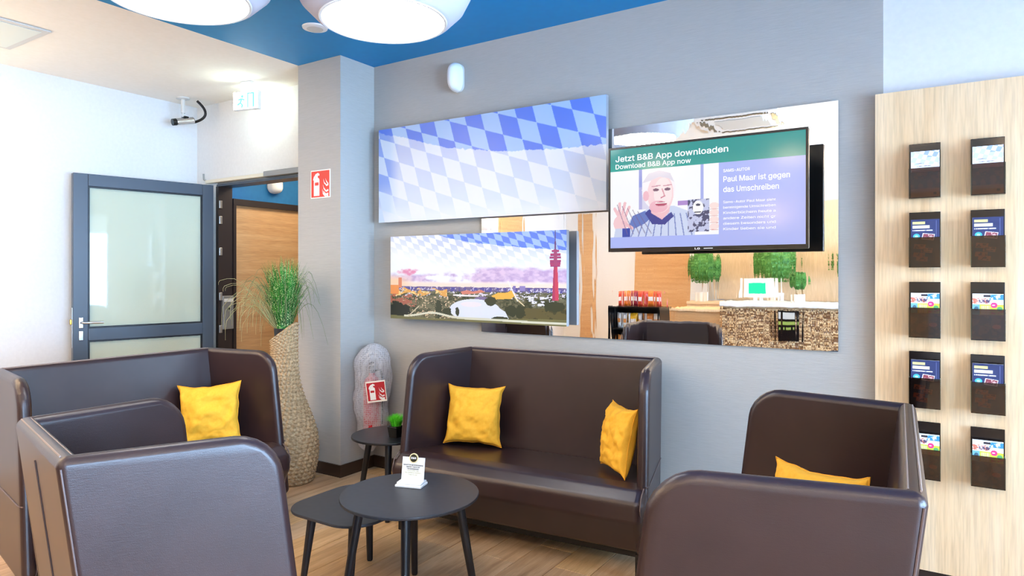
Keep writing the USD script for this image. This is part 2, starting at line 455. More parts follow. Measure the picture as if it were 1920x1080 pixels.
obj('wall_left', bx(XL - 0.2, XL, YF, YB, 0, H), M['white'], None, False, label='bright white wall behind the opened glass door', cat='wall', kind='structure')
wd = thing('wall_doorway', 'white wall above and beside the corridor doorway', 'wall', kind='structure')
OX0, OX1, OZ = -5.43, CX0 - 0.0005, 2.262
obj('lintel', bx(OX0, OX1, YB, YB + 0.12, OZ, H), M['white'], wd, False)
obj('pier', bx(XL, OX0, YB, YB + 0.12, 0, H), M['white'], wd, False)
obj('wall_front', bx(XL - 0.2, XR + 0.2, YF - 0.2, YF, 0, H), M['white'], None, False, label='white wall behind the reception, seen only in the mirror', cat='wall', kind='structure')

wr = thing('wall_right', 'white window wall at the right of the room', 'wall', kind='structure')
WINS = [(-3.1, -1.3), (-0.6, 1.2), (1.55, 2.95)]
ys = [YF] + [v for p in WINS for v in p] + [YB]
for k in range(0, len(ys), 2):
    obj('pier', bx(XR, XR + 0.2, ys[k], ys[k + 1], 0, H), M['white'], wr, False)
for a, b in WINS:
    obj('sill_wall', bx(XR, XR + 0.2, a, b, 0, 0.3), M['white'], wr, False)
    obj('head_wall', bx(XR, XR + 0.2, a, b, 2.6, H), M['white'], wr, False)
for k, (a, b) in enumerate(WINS):
    w = thing(f'window_{k + 1}', f'tall window in the right wall, {("nearest the reception", "in the middle", "nearest the TV wall")[k]}', 'window', kind='structure')
    x0, x1 = XR + 0.08, XR + 0.13
    for q in (bx(x0, x1, a, a + 0.06, 0.3, 2.6), bx(x0, x1, b - 0.06, b, 0.3, 2.6), bx(x0, x1, a + 0.06, b - 0.06, 0.3, 0.36), bx(x0, x1, a + 0.06, b - 0.06, 2.54, 2.6)):
        obj('frame_bar', q, M['door_frame'], w, False)
    obj('pane', bx(x0 + 0.02, x0 + 0.028, a + 0.06, b - 0.06, 0.36, 2.54), M['clear_pane'], w, False)

# corridor behind the doorway
XC = -5.405
cl = thing('wall_corridor', 'blue wall of the corridor seen through the doorway', 'wall', kind='structure')
DY0, DY1 = 3.759, 4.62
obj('blue_plaster', bx(XC - 0.2, XC, YB + 0.12, DY0 - 0.03, 0, H), M['blue_wall'], cl, False)
obj('blue_plaster', bx(XC - 0.2, XC, DY1 + 0.03, 6.2, 0, H), M['blue_wall'], cl, False)
obj('blue_plaster', bx(XC - 0.2, XC, DY0 - 0.03, DY1 + 0.03, 2.105, H), M['blue_wall'], cl, False)
obj('end_plaster', bx(XC - 0.2, CX0 + 0.4, 6.2, 6.4, 0, H), M['blue_wall'], cl, False)
obj('side_plaster', bx(CX0 + 0.3, CX0 + 0.4, YB + 0.2, 6.2, 0, H), M['white'], cl, False)
obj('ceiling_corridor', bx(XC - 0.2, CX0 + 0.4, YB + 0.12, 6.4, 2.6, 2.7), M['white'], None, False, label='white ceiling of the corridor behind the doorway', cat='ceiling', kind='structure')
d2 = thing('door_2', 'closed oak veneer door with dark lining in the blue corridor', 'door', kind='structure')
obj('leaf', bx(XC - 0.06, XC - 0.012, DY0, DY1, 0.004, 2.047), M['door_oak'], d2, False)
for q in (bx(XC - 0.08, XC + 0.018, DY0 - 0.028, DY0, 0, 2.105), bx(XC - 0.08, XC + 0.018, DY1, DY1 + 0.028, 0, 2.105), bx(XC - 0.08, XC + 0.018, DY0, DY1, 2.047, 2.105)):
    obj('lining', q, M['door_dark'], d2, False)
obj('handle', cat(rbox(XC - 0.012, XC + 0.05, DY1 - 0.08, DY1 - 0.06, 1.02, 1.04, 0.006), rbox(XC + 0.035, XC + 0.05, DY1 - 0.2, DY1 - 0.06, 1.02, 1.04, 0.006)), M['steel'], d2)

# door frame of the doorway, with the closer rail
df = thing('trim_1', 'dark metal frame of the doorway with a cream closer rail on top', 'door frame', kind='structure')
obj('jamb', bx(OX0, OX0 + 0.035, YB - 0.02, YB + 0.119, 0, 2.2), M['door_dark'], df, False)
obj('jamb', bx(OX1 - 0.03, OX1, YB + 0.001, YB + 0.119, 0, 2.2), M['door_frame'], df, False)
obj('header', bx(OX0, OX1, YB - 0.015, YB + 0.119, 2.2, 2.218), M['door_frame'], df, False)
obj('header_rail', bx(OX0, OX1, YB - 0.004, YB + 0.119, 2.218, OZ), M['grey_metal'], df, False)
obj('closer_rail', rbox(-5.55, -4.72, YB - 0.05, YB - 0.006, 2.232, 2.262, 0.004), M['cream_metal'], df)
obj('closer_body', rbox(-4.72, -4.02, YB - 0.062, YB - 0.006, 2.226, 2.272, 0.006), M['grey_metal'], df)
obj('closer_arm', tube([(-5.545, YB - 0.03, 2.25), (-5.565, YB - 0.05, 2.27), (-5.57, YB - 0.05, 2.32)], 0.008), M['grey_metal'], df)
for z in (2.04, 1.9, 1.62, 1.22, 0.93):
    obj('hinge', rbox(OX0 + 0.036, OX0 + 0.05, YB - 0.018, YB + 0.012, z - 0.035, z + 0.035, 0.004), M['steel'], df)

# the opened glass door, hinged on the left of the doorway
ang = math.degrees(math.atan2(-1.029, -0.228))
d1 = thing('door_1', 'opened anthracite framed door with frosted glass panes', 'door', (-5.396, 3.526, 0), ang, kind='structure')
DT = 0.03
for nm, q in (('stile', (0, 0.092, -DT, DT, 0.01, 2.2)), ('stile', (0.952, 1.053, -DT, DT, 0.01, 2.2)), ('rail', (0.092, 0.952, -DT, DT, 2.106, 2.2)), ('rail', (0.092, 0.952, -DT, DT, 0.9, 0.997)), ('rail', (0.092, 0.952, -DT, DT, 0.01, 0.16))):
    obj(nm, rbox(*q, 0.004), M['door_frame'], d1)
obj('pane', bx(0.092, 0.952, -0.006, 0.006, 0.997, 2.106), M['frosted'], d1, False)
obj('pane', bx(0.092, 0.952, -0.006, 0.006, 0.16, 0.9), M['frosted'], d1, False)
for z0, z1, y0 in ((0.997, 2.106, 1), (0.16, 0.9, 1)):
    fr = [bx(0.092, 0.104, 0.006, 0.02, z0, z1), bx(0.94, 0.952, 0.006, 0.02, z0, z1), bx(0.104, 0.94, 0.006, 0.02, z0, z0 + 0.012), bx(0.104, 0.94, 0.006, 0.02, z1 - 0.012, z1)]
    obj('glazing_bead', cat(*fr), M['dark_metal'], d1, False)
for s in (1, -1):
    hd = obj('handle', cat(rbox(0.985, 1.017, min(s * DT, s * (DT + 0.008)), max(s * DT, s * (DT + 0.008)), 1.0, 1.085, 0.004), tube([(1.001, s * DT, 1.045), (1.001, s * 0.075, 1.045), (0.99, s * 0.083, 1.045), (0.86, s * 0.083, 1.043)], 0.009, 12)), M['steel'], d1)
    obj('lock_plate', rbox(0.985, 1.017, min(s * DT, s * (DT + 0.008)), max(s * DT, s * (DT + 0.008)), 0.905, 0.98, 0.004), M['steel'], d1)
obj('latch_strip', bx(1.053, 1.055, -0.011, 0.011, 0.85, 1.16), M['steel'], d1, False)
obj('latch_bolt', rbox(1.055, 1.07, -0.008, 0.008, 1.03, 1.07, 0.003), M['brass'], d1)

# skirting boards
bbk = M['baseboard']
b1 = thing('baseboard_back', 'dark brown skirting along the grey TV wall and column', 'skirting board', kind='structure')
obj('board', bx(CX1 + 0.012, -0.26, YB - 0.012, YB - 0.0005, 0, 0.085), bbk, b1, False)
obj('board', bx(CX0 - 0.012, CX1 + 0.012, CY - 0.012, CY - 0.0005, 0, 0.085), bbk, b1, False)
obj('board', bx(CX1 + 0.0005, CX1 + 0.012, CY, YB - 0.0005, 0, 0.085), bbk, b1, False)
obj('baseboard_left', bx(XL + 0.0005, XL + 0.012, YF, YB, 0, 0.085), M['white_plastic'], None, False, label='low white skirting along the left wall', cat='skirting board', kind='structure')

# ------------------------------------------------------------------ wooden display wall with brochure holders
WPX0, WPX1, WPY = -0.25, 1.75, 3.56
wp = thing('display_panel', 'tall pale ash wooden panel carrying two columns of brochure holders', 'wall panel')
obj('board', bx(WPX0, WPX1, WPY, YB - 0.001, 0.075, 2.264), M['oak'], wp, False)
obj('edge_band', bx(WPX0 - 0.0015, WPX0, WPY, YB - 0.001, 0.075, 2.264), M['oak_edge'], wp, False)
obj('plinth', bx(WPX0 + 0.01, WPX1, WPY + 0.012, YB - 0.001, 0.0, 0.075), M['door_dark'], wp, False)


def brochure_print(kind, seed):
    P = Print(0.10, 0.21, 0.00105)
    U, V = P.U, P.V
    if kind == 0:      # pale lozenges with two lines of print, pink horizon
        P.fill(np.ones_like(U), (238, 240, 250))
        a, b = U * 3 + V * 2.2, V * 9 - U * 1.5
        chk = (np.floor(a * 2) + np.floor(b)) % 2 == 0
        P.fill(chk & (V < 0.3), (208, 216, 244)); P.fill(chk & (V < 0.14) & (U > 0.45), (160, 182, 236))
        P.fill((V > 0.36) & (V < 0.45), (226, 190, 226))
        for u0, u1, v in ((0.2, 0.45, 0.265), (0.2, 0.7, 0.325)):
            n = P.noise(70, 10, seed)
            P.fill((U > u0) & (U < u1) & (abs(V - v) < 0.008) & (n > 0.42), (120, 118, 140))
        P.fill(V > 0.45, (150, 96, 60)); P.fill((V > 0.82), (196, 140, 90))
        P.fill((V > 0.45) & (V < 0.82) & (P.noise(6, 12, seed) > 0.5), (108, 66, 44))
        P.ell(0.84, 0.93, 0.06, 0.028, (60, 40, 30))
    elif kind == 1:    # navy with yellow and white title bars, badge and photograph
        P.fill(np.ones_like(U), (44, 58, 108))
        P.rect(0.06, 0.5, 0.05, 0.1, (244, 236, 150)); P.rect(0.06, 0.66, 0.13, 0.19, (250, 246, 214))
        P.fill((U > 0.06) & (U < 0.76) & (abs(V - 0.235) < 0.012) & (P.noise(50, 6, seed) > 0.4), (236, 236, 240))
        P.ell(0.2, 0.36, 0.12, 0.057, (70, 196, 230)); P.ell(0.2, 0.36, 0.06, 0.025, (190, 236, 246))
        P.poly([(0.42, 0.29), (0.84, 0.32), (0.8, 0.45), (0.37, 0.42)], (240, 236, 240))
        P.poly([(0.45, 0.305), (0.81, 0.33), (0.78, 0.435), (0.41, 0.405)], (150, 70, 84))
        P.fill((P.noise(16, 30, seed) > 0.55) & (U > 0.45) & (U < 0.78) & (V > 0.32) & (V < 0.42), (226, 190, 186))
        P.rect(0.88, 0.9, 0.03, 0.45, (96, 110, 160))
        for k, (u, v) in enumerate(((0.12, 0.52), (0.36, 0.6), (0.1, 0.7), (0.2, 0.78))):
            P.poly([(u, v), (u + 0.4, v + 0.02), (u + 0.38, v + 0.12), (u - 0.02, v + 0.1)], (196, 120, 74))
            P.fill((P.noise(14, 30, seed + k) > 0.55) & (U > u) & (U < u + 0.37) & (V > v + 0.02) & (V < v + 0.1), (110, 56, 36))
    else:              # bright collage with pink badge
        P.fill(np.ones_like(U), (240, 244, 250))
        P.rect(0.55, 1.0, 0.02, 0.13, (60, 150, 214)); P.fill((V > 0.02) & (V < 0.13) & (U > 0.55) & (P.noise(14, 18, seed) > 0.55), (226, 240, 250))
        P.rect(0.36, 0.58, 0.03, 0.07, (52, 50, 60)); P.fill((V > 0.1) & (V < 0.22) & (U < 0.5) & (P.noise(16, 30, seed + 1) > 0.5), (214, 120, 96))
        P.fill((V > 0.13) & (V < 0.2) & (U > 0.2) & (U < 0.6) & (P.noise(26, 20, seed + 2) > 0.55), (96, 80, 110))
        P.rect(0.0, 0.24, 0.24, 0.46, (120, 190, 210)); P.ell(0.13, 0.33, 0.07, 0.05, (70, 110, 130))
        P.rect(0.24, 1.0, 0.24, 0.46, (214, 226, 70)); P.fill((V > 0.26) & (V < 0.46) & (U > 0.26) & (U < 0.6) & (np.sin(U * 160) > 0.2), (244, 248, 214))
        P.ell(0.7, 0.25, 0.11, 0.06, (232, 60, 136)); P.ell(0.68, 0.25, 0.05, 0.015, (250, 220, 236))
        P.ell(0.88, 0.33, 0.09, 0.05, (96, 180, 110)); P.fill((V > 0.36) & (U > 0.6) & (V < 0.46) & (P.noise(14, 26, seed + 3) > 0.55), (240, 150, 80))
        P.fill(V > 0.46, (128, 92, 60)); P.fill((V > 0.46) & (P.noise(7, 14, seed + 4) > 0.5), (84, 56, 38))
        P.ell(0.78, 0.72, 0.14, 0.05, (214, 120, 60))
    return P


COLS, ROWS = (-0.053, 0.1785), (1.76, 1.4495, 1.1345, 0.8195, 0.5035)
ROWN = ('top row', 'second row from the top', 'middle row', 'second row from the bottom', 'bottom row')
COLN = ('left column', 'right column')
h0 = None; BY = 3.497                                          # front of the holder
protos = {}
for r, z in enumerate(ROWS):
    for c, x in enumerate(COLS):
        lb = f'smoked black acrylic brochure holder, {ROWN[r]}, {COLN[c]}'
        if h0 is None:
            h0 = thing('brochure_holder', lb, 'brochure holder', (x, WPY, z), 0, 'wall brochure holders')
            D = WPY - BY
            obj('back_plate', rbox(-0.0605, 0.0605, -0.02, -0.016, 0.0, 0.25, 0.0015), M['acrylic_black'], h0)
            obj('pocket_front', rbox(-0.0605, 0.0605, -D, -D + 0.004, 0.0, 0.135, 0.0015), M['smoke'], h0)
            obj('pocket_floor', bx(-0.0605, 0.0605, -D + 0.004, -0.02, 0, 0.004), M['acrylic_black'], h0, False)
            for s in (-1, 1):
                xs = sorted((s * 0.0605, s * 0.0575))
                obj('pocket_side', cat(bx(xs[0], xs[1], -D + 0.004, -0.02, 0.004, 0.135)), M['acrylic_edge'], h0, False)
                obj('spacer', lathe([(0.008, 0), (0.008, 0.016)], 12).apply_transform(trimesh.transformations.rotation_matrix(PI / 2, (1, 0, 0))).apply_translation((s * 0.03, 0, 0.19)), M['steel'], h0)
        else:
            dup(h0, (x, WPY, z), 0, lb)
        kind = (0, 1, 2, 1, 2)[r]
        lk = ('pale leaflet with blue lozenges', 'navy leaflet with yellow title bars', 'colourful leaflet with pink badge')[kind]
        lb = f'{lk} in the holder, {ROWN[r]}, {COLN[c]}'
        loc = (x + (0.002, -0.001)[c], WPY - 0.05, z + 0.005)
        if kind not in protos:
            b = protos[kind] = thing('leaflet', lb, 'leaflet', loc, 0, 'leaflets in the wall holders')
            top = (0.205, 0.21, 0.196)[kind]
            obj('pages', bx(-0.0545, 0.0545, -0.006, 0.006, 0.0, top), M['white_plastic'], b, False)
            brochure_print(kind, 11 + kind).build('cover', b, M['paper_print'], (-0.0545, -0.0065, top), (1.09, 0, 0), (0, 0, top / 0.21))
        else:
            dup(protos[kind], loc, 0, lb)

# ------------------------------------------------------------------ pictures, mirror and television on the grey wall
S1 = 0.9795
P1X0, P1X1, P1Z0, P1Z1, P1Y = -3.400, -1.614, 1.789, 2.456, 3.53


def lozenges(X, Z, o, e1, e2):
    A = np.array([[e1[0], e2[0]], [e1[1], e2[1]]])
    ab = np.linalg.solve(A, np.stack([X.ravel() - o[0], Z.ravel() - o[1]])).reshape(2, *X.shape)
    return (np.floor(ab[0]) + np.floor(ab[1])) % 2 == 0


pic = thing('picture', 'wide panel picture of slanted blue and white lozenges', 'picture', group='pictures on the grey wall')
obj('panel', bx(P1X0, P1X1, P1Y, P1Y + 0.03, P1Z0, P1Z1), M['panel_edge'], pic, False)
for x in (P1X0 + 0.25, P1X1 - 0.25):
    obj('wall_spacer', bx(x - 0.03, x + 0.03, P1Y + 0.03, 3.5845, P1Z1 - 0.12, P1Z1 - 0.06), M['dark_metal'], pic, False)
P = Print(P1X1 - P1X0, P1Z1 - P1Z0, 0.0036)
X, Z = P1X0 + P.U * P.w, P1Z1 - P.V * P.h
s = S1
dark = lozenges(X, Z, (-2.416 * s, 1.42 + 1.044 * s), (0.146 * s, -0.0465 * s), (0.0415 * s, -0.1415 * s))
edge = np.interp(P.U, [0, 0.05, 0.12, 0.25, 0.35, 0.6, 0.85, 1], [0.03, 0.07, 0.105, 0.21, 0.285, 0.385, 0.425, 0.43])
edge = edge + 0.03 * (P.noise(90, 3, 3, 4) - 0.5)
top = P.V < edge
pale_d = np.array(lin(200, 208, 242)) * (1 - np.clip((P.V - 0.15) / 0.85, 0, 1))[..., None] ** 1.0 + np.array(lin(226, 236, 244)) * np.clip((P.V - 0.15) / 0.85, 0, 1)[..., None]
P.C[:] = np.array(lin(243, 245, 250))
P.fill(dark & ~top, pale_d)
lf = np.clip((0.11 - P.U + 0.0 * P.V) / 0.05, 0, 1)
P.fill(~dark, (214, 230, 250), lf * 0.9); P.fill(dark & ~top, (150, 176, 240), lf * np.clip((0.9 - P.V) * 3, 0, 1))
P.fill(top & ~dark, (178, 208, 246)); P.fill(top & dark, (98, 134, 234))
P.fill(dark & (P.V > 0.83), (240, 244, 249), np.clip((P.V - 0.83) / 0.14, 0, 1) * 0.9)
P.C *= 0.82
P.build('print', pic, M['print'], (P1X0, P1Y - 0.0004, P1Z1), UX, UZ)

P2X0, P2X1, P2Z0, P2Z1, P2Y = -3.262, -1.859, 1.108, 1.683, 3.505
pic2 = thing('picture', 'wide panel picture of a city park with a lake and a red tower under lozenges', 'picture', group='pictures on the grey wall')
obj('panel', bx(P2X0, P2X1, P2Y, P2Y + 0.03, P2Z0, P2Z1), M['panel_edge'], pic2, False)
for x in (P2X0 + 0.2, P2X1 - 0.2):
    obj('wall_spacer', bx(x - 0.03, x + 0.03, P2Y + 0.03, YB - 0.0005 if x < -2.6 else 3.5845, P2Z1 - 0.12, P2Z1 - 0.06), M['dark_metal'], pic2, False)
P = Print(P2X1 - P2X0, P2Z1 - P2Z0, 0.0026)
U, V = P.U, P.V
X, Z = P2X0 + U * P.w, P2Z1 - V * P.h
s = 0.9725
dark = lozenges(X, Z, (-2.559 * s, 1.42 + 0.257 * s), (0.0615 * s, -0.0165 * s), (0.0175 * s, -0.0435 * s))
P.C[:] = np.array(lin(246, 248, 252))
fade = np.clip(1.35 - np.clip((V - 0.02) / 0.30, 0, 2) - np.clip((0.35 - U) * 2.2, 0, 0.6), 0, 1)
P.fill(dark, (200, 208, 236), fade)
edge = np.interp(U, [0, 0.28, 0.37, 0.5, 0.7, 0.85, 1], [-0.1, -0.02, 0.045, 0.1, 0.155, 0.185, 0.21]) + 0.02 * (P.noise(70, 3, 5) - 0.5)
tp = V < edge
P.fill(tp & ~dark, (166, 194, 242)); P.fill(tp & dark, (98, 132, 226))
# sky, clouds
n1, n2 = P.noise(7, 6, 21, 5), P.noise(18, 12, 22, 5)
cl_ = (V > 0.36 + 0.05 * np.sin(U * 5 + 1) + 0.05 * n2) & (V < 0.56 + 0.05 * (n2 - 0.5)) & (n1 + 0.5 * np.exp(-((U - 0.15) / 0.18) ** 2) + 0.55 * np.exp(-((U - 0.8) / 0.25) ** 2) > 0.66)
n3_ = P.noise(40, 30, 23, 5)
soft = np.clip((n1 + 0.5 * np.exp(-((U - 0.15) / 0.2) ** 2) + 0.55 * np.exp(-((U - 0.8) / 0.25) ** 2) + 0.35 * (n2 - 0.5) + 0.25 * (n3_ - 0.5) - 0.60) * 6, 0, 1) * np.clip((V - 0.37 - 0.04 * np.sin(U * 5 + 1) - 0.07 * n2) * 22, 0, 1) * np.clip((0.575 + 0.05 * (n2 - 0.5) - V) * 30, 0, 1)
tone = np.clip((n3_ - 0.35) * 3, 0, 1)[..., None]
P.fill(soft, np.array(lin(190, 160, 202)) * tone + np.array(lin(226, 198, 222)) * (1 - tone), 0.95)
pk_ = np.clip(1.3 - ((U - 0.12) / 0.075) ** 2 - ((V - 0.435) / 0.042) ** 2 - (n3_ - 0.4) * 2.0, 0, 1)
P.fill(pk_, (224, 122, 164), 0.9)
P.fill((V > 0.535) & (V < 0.625), (252, 226, 206), np.clip((V - 0.535) * 26, 0, 0.95))
P.fill((V > 0.46) & (V < 0.625), (252, 214, 176), np.clip((0.16 - U) * 9, 0, 1) * np.clip((V - 0.46) * 14, 0, 1))
# land
hz = 0.605 + 0.012 * (P.noise(40, 1, 31) - 0.5)
P.fill(V > hz, (112, 98, 140))
gn, gf, gl = P.noise(26, 20, 33, 5), P.noise(110, 80, 34, 3), P.noise(9, 12, 32, 4)
gt = np.clip((0.6 * gn + 0.4 * gf - 0.38) * 5, 0, 1)[..., None]
P.fill(np.clip((V - 0.645) * 60, 0, 1), np.array(lin(58, 64, 40)) * gt + np.array(lin(116, 112, 84)) * (1 - gt))
P.fill((V > 0.62) & (V < 0.73) & (gf > 0.60) & (gl > 0.42), (226, 220, 232))
P.fill((V > 0.72) & (U > 0.05) & (U < 0.45) & (gf > 0.63), (222, 196, 158), 0.9)
P.fill((V > 0.61) & (V < 0.66) & (P.noise(90, 24, 37, 3) > 0.56), (84, 78, 150))
P.fill((V > 0.61) & (V < 0.645) & (P.noise(120, 40, 57, 3) > 0.62), (206, 198, 226))
# golden tent roofs at left and middle, orange block
tent = (V > 0.615 + 0.035 * np.abs(np.sin(U * 34)) * (U < 0.36)) & (V < 0.70 + 0.02 * np.sin(U * 40)) & (U < 0.36)
P.fill(tent & (gn > 0.42), (232, 168, 84)); P.fill(tent & (P.noise(50, 60, 38, 4) > 0.58), (250, 214, 140))
P.rect(0.052, 0.075, 0.50, 0.62, (226, 138, 104)); P.rect(0.0, 0.055, 0.59, 0.70, (240, 152, 84))
P.fill((U < 0.17) & (V > 0.70) & (V < 0.85) & (P.noise(46, 44, 39, 4) > 0.5), (176, 104, 84))
P.poly([(0.615, 0.70), (0.65, 0.665), (0.70, 0.66), (0.72, 0.635), (0.75, 0.68), (0.72, 0.73), (0.66, 0.735), (0.63, 0.74)], (238, 182, 76))
P.poly([(0.44, 0.66), (0.48, 0.64), (0.51, 0.655), (0.56, 0.635), (0.58, 0.66), (0.52, 0.68), (0.45, 0.69)], (214, 130, 110))
P.line(0.705, 0.54, 0.755, 0.745, 0.007, (244, 236, 226)); P.line(0.74, 0.71, 0.79, 0.8, 0.004, (246, 226, 176))
P.rect(0.73, 0.745, 0.585, 0.64, (130, 116, 180)); P.rect(0.765, 0.795, 0.585, 0.64, (146, 132, 190))
P.ell(0.56, 0.74, 0.04, 0.03, (128, 112, 150)); P.fill((V > 0.70) & (V < 0.80) & (U > 0.78) & (U < 0.94) & (P.noise(60, 60, 41, 3) > 0.56), (236, 234, 244))
# lake and shore
P.ell(0.52, 0.865, 0.145, 0.125, (226, 232, 246)); P.poly([(0.42, 0.78), (0.5, 0.745), (0.62, 0.79), (0.69, 0.87), (0.71, 0.95), (0.46, 0.965), (0.38, 0.9)], (228, 232, 246))
P.ell(0.5, 0.80, 0.06, 0.03, (246, 232, 230), 0.7); P.line(0.40, 0.70, 0.54, 0.705, 0.008, (240, 232, 226))
P.fill((V > 0.82) & (U > 0.76), (98, 90, 54)); P.fill((V > 0.82) & (U > 0.76) & (gn > 0.55), (70, 66, 40))
for u, v, ru, rv in ((0.05, 0.93, 0.085, 0.13), (0.31, 0.87, 0.02, 0.11), (0.42, 0.89, 0.012, 0.05), (0.72, 0.86, 0.035, 0.06), (0.77, 0.87, 0.026, 0.07), (0.94, 0.80, 0.05, 0.06), (0.61, 0.76, 0.03, 0.05), (0.66, 0.96, 0.05, 0.035), (0.36, 0.9, 0.03, 0.05)):
    n = P.noise(60, 40, int(u * 100))
    P.fill(((U - u) / ru) ** 2 + ((V - v) / rv) ** 2 + (n - 0.5) * 1.4 < 1, (56, 62, 40) if u > 0.1 else (34, 38, 30))
P.fill((V > 0.955 + 0.02 * np.sin(U * 5)), (120, 116, 74))
path = 0.962 - 0.05 * np.exp(-((U - 0.27) / 0.1) ** 2) + 0.03 * np.clip((U - 0.6) * 1.5, 0, 0.4)
P.fill((abs(V - path) < 0.012) & (U > 0.09), (222, 220, 196)); P.line(0.12, 0.96, 0.185, 0.84, 0.006, (206, 192, 160))
# red tower with galleries and mast
P.line(0.946, 0.0, 0.946, 0.2, 0.0035, (92, 72, 120)); P.line(0.946, 0.12, 0.946, 0.24, 0.007, (110, 66, 116))
P.poly([(0.938, 0.37), (0.956, 0.37), (0.963, 0.735), (0.93, 0.735)], (206, 66, 92))
P.poly([(0.938, 0.37), (0.945, 0.37), (0.943, 0.735), (0.93, 0.735)], (178, 58, 96))
for v, w in ((0.215, 0.018), (0.255, 0.025), (0.285, 0.028), (0.32, 0.027), (0.345, 0.026), (0.368, 0.024)):
    P.rect(0.946 - w, 0.946 + w, v - 0.011, v + 0.008, (176, 62, 108))
    P.rect(0.946 - w, 0.946 + w, v + 0.008, v + 0.013, (104, 60, 120))
P.rect(0.938, 0.954, 0.2, 0.37, (168, 70, 112))
P.C *= 0.86
P.build('print', pic2, M['print'], (P2X0, P2Y - 0.0004, P2Z1), UX, UZ)

MX0, MX1, MZ0, MZ1, MY = -2.533, -0.411, 1.042, 2.265, 3.585
mi = thing('mirror', 'large frameless mirror with a slightly wavy surface behind the television', 'mirror')
obj('mirror_sheet', bx(MX0, MX1, MY, MY + 0.006, MZ0, MZ1), M['mirror'], mi, False)
obj('backing_board', bx(MX0 + 0.004, MX1 - 0.004, MY + 0.006, YB - 0.0005, MZ0 + 0.004, MZ1 - 0.004), M['dark_metal'], mi, False)

TX0, TX1, TZ0, TZ1, TY = -1.508, -0.506, 1.539, 2.100, 3.33
tv = thing('television', 'wall television with a green banner and a news page on screen', 'television')
obj('housing', rbox(TX0, TX1, TY, TY + 0.035, TZ0, TZ1, 0.006), M['black_plastic'], tv)
obj('rear_cover', rbox(TX0 + 0.12, TX1 - 0.12, TY + 0.035, TY + 0.075, TZ0 + 0.02, TZ1 - 0.12, 0.01), M['black_plastic'], tv)
obj('wall_bracket', cat(bx(-1.1, -0.92, TY + 0.075, TY + 0.095, 1.68, 1.95), bx(-1.03, -0.99, TY + 0.095, MY - 0.02, 1.78, 1.86), bx(-1.12, -0.9, MY - 0.02, MY - 0.0005, 1.7, 1.94)), M['dark_metal'], tv, False)
bz = 0.011
for q in (bx(TX0, TX1, TY - 0.004, TY, TZ1 - bz, TZ1), bx(TX0, TX1, TY - 0.004, TY, TZ0, TZ0 + 0.02), bx(TX0, TX0 + bz, TY - 0.004, TY, TZ0 + 0.02, TZ1 - bz), bx(TX1 - bz, TX1, TY - 0.004, TY, TZ0 + 0.02, TZ1 - bz)):
    obj('bezel', q, M['black_plastic'], tv, False)
sx0, sx1, sz0, sz1 = TX0 + bz, TX1 - bz, TZ0 + 0.02, TZ1 - bz
P = Print(sx1 - sx0, sz1 - sz0, 0.0026)
U, V = P.U, P.V
P.C[:] = np.array(lin(170, 184, 250))
P.rect(0, 1, 0, 0.222, (6, 152, 150)); P.fill((V < 0.222) & (V > 0.13), (22, 176, 160), np.clip((V - 0.13) * 8, 0, 1) * np.clip(1 - U, 0, 1))
P.rect(0, 0.594, 0.222, 0.89, (250, 252, 255))
P.fill((V > 0.222) & (U > 0.594), (178, 186, 246), np.clip((V - 0.3) * 0.8, 0, 0.7))
# photograph: elderly man in a blue striped shirt, hand raised, book held beside him
P.rect(0.165, 0.185, 0.222, 0.62, (146, 156, 226)); P.rect(0.165, 0.30, 0.40, 0.62, (196, 190, 230), 0.6); P.rect(0.50, 0.515, 0.222, 0.7, (168, 178, 238)); P.rect(0.38, 0.46, 0.555, 0.60, (176, 140, 210))
P.poly([(0.10, 0.89), (0.11, 0.72), (0.17, 0.66), (0.21, 0.62), (0.36, 0.60), (0.44, 0.66), (0.47, 0.75), (0.47, 0.89)], (206, 218, 246))
for k in range(9):
    P.line(0.12 + k * 0.042, 0.89, 0.17 + k * 0.032, 0.68, 0.006, (88, 110, 190), 0.8)
P.poly([(0.10, 0.82), (0.13, 0.68), (0.20, 0.635), (0.24, 0.70), (0.2, 0.76), (0.15, 0.80)], (96, 122, 196))
P.poly([(0.20, 0.66), (0.225, 0.62), (0.30, 0.72), (0.345, 0.66), (0.36, 0.70), (0.31, 0.78), (0.24, 0.77)], (48, 62, 150))
P.poly([(0.225, 0.5), (0.345, 0.5), (0.335, 0.66), (0.295, 0.73), (0.235, 0.66)], (244, 196, 206))
P.ell(0.275, 0.43, 0.092, 0.2, (250, 246, 252))
P.ell(0.286, 0.475, 0.072, 0.19, (250, 216, 222)); P.ell(0.30, 0.47, 0.05, 0.15, (252, 234, 236)); P.ell(0.206, 0.49, 0.017, 0.05, (244, 190, 204))
P.ell(0.275, 0.60, 0.05, 0.06, (240, 178, 196), 0.8)
P.poly([(0.185, 0.36), (0.22, 0.27), (0.28, 0.245), (0.34, 0.28), (0.362, 0.37), (0.33, 0.33), (0.28, 0.31), (0.225, 0.345)], (224, 220, 236))
for u in (0.262, 0.325):
    P.ell(u, 0.435, 0.017, 0.014, (120, 84, 110)); P.line(u - 0.022, 0.40, u + 0.022, 0.395, 0.006, (214, 160, 176))
P.line(0.296, 0.43, 0.31, 0.50, 0.006, (222, 150, 166)); P.line(0.31, 0.50, 0.29, 0.515, 0.006, (206, 120, 146))
P.ell(0.29, 0.575, 0.032, 0.022, (186, 84, 112)); P.line(0.262, 0.565, 0.318, 0.565, 0.006, (252, 246, 246))
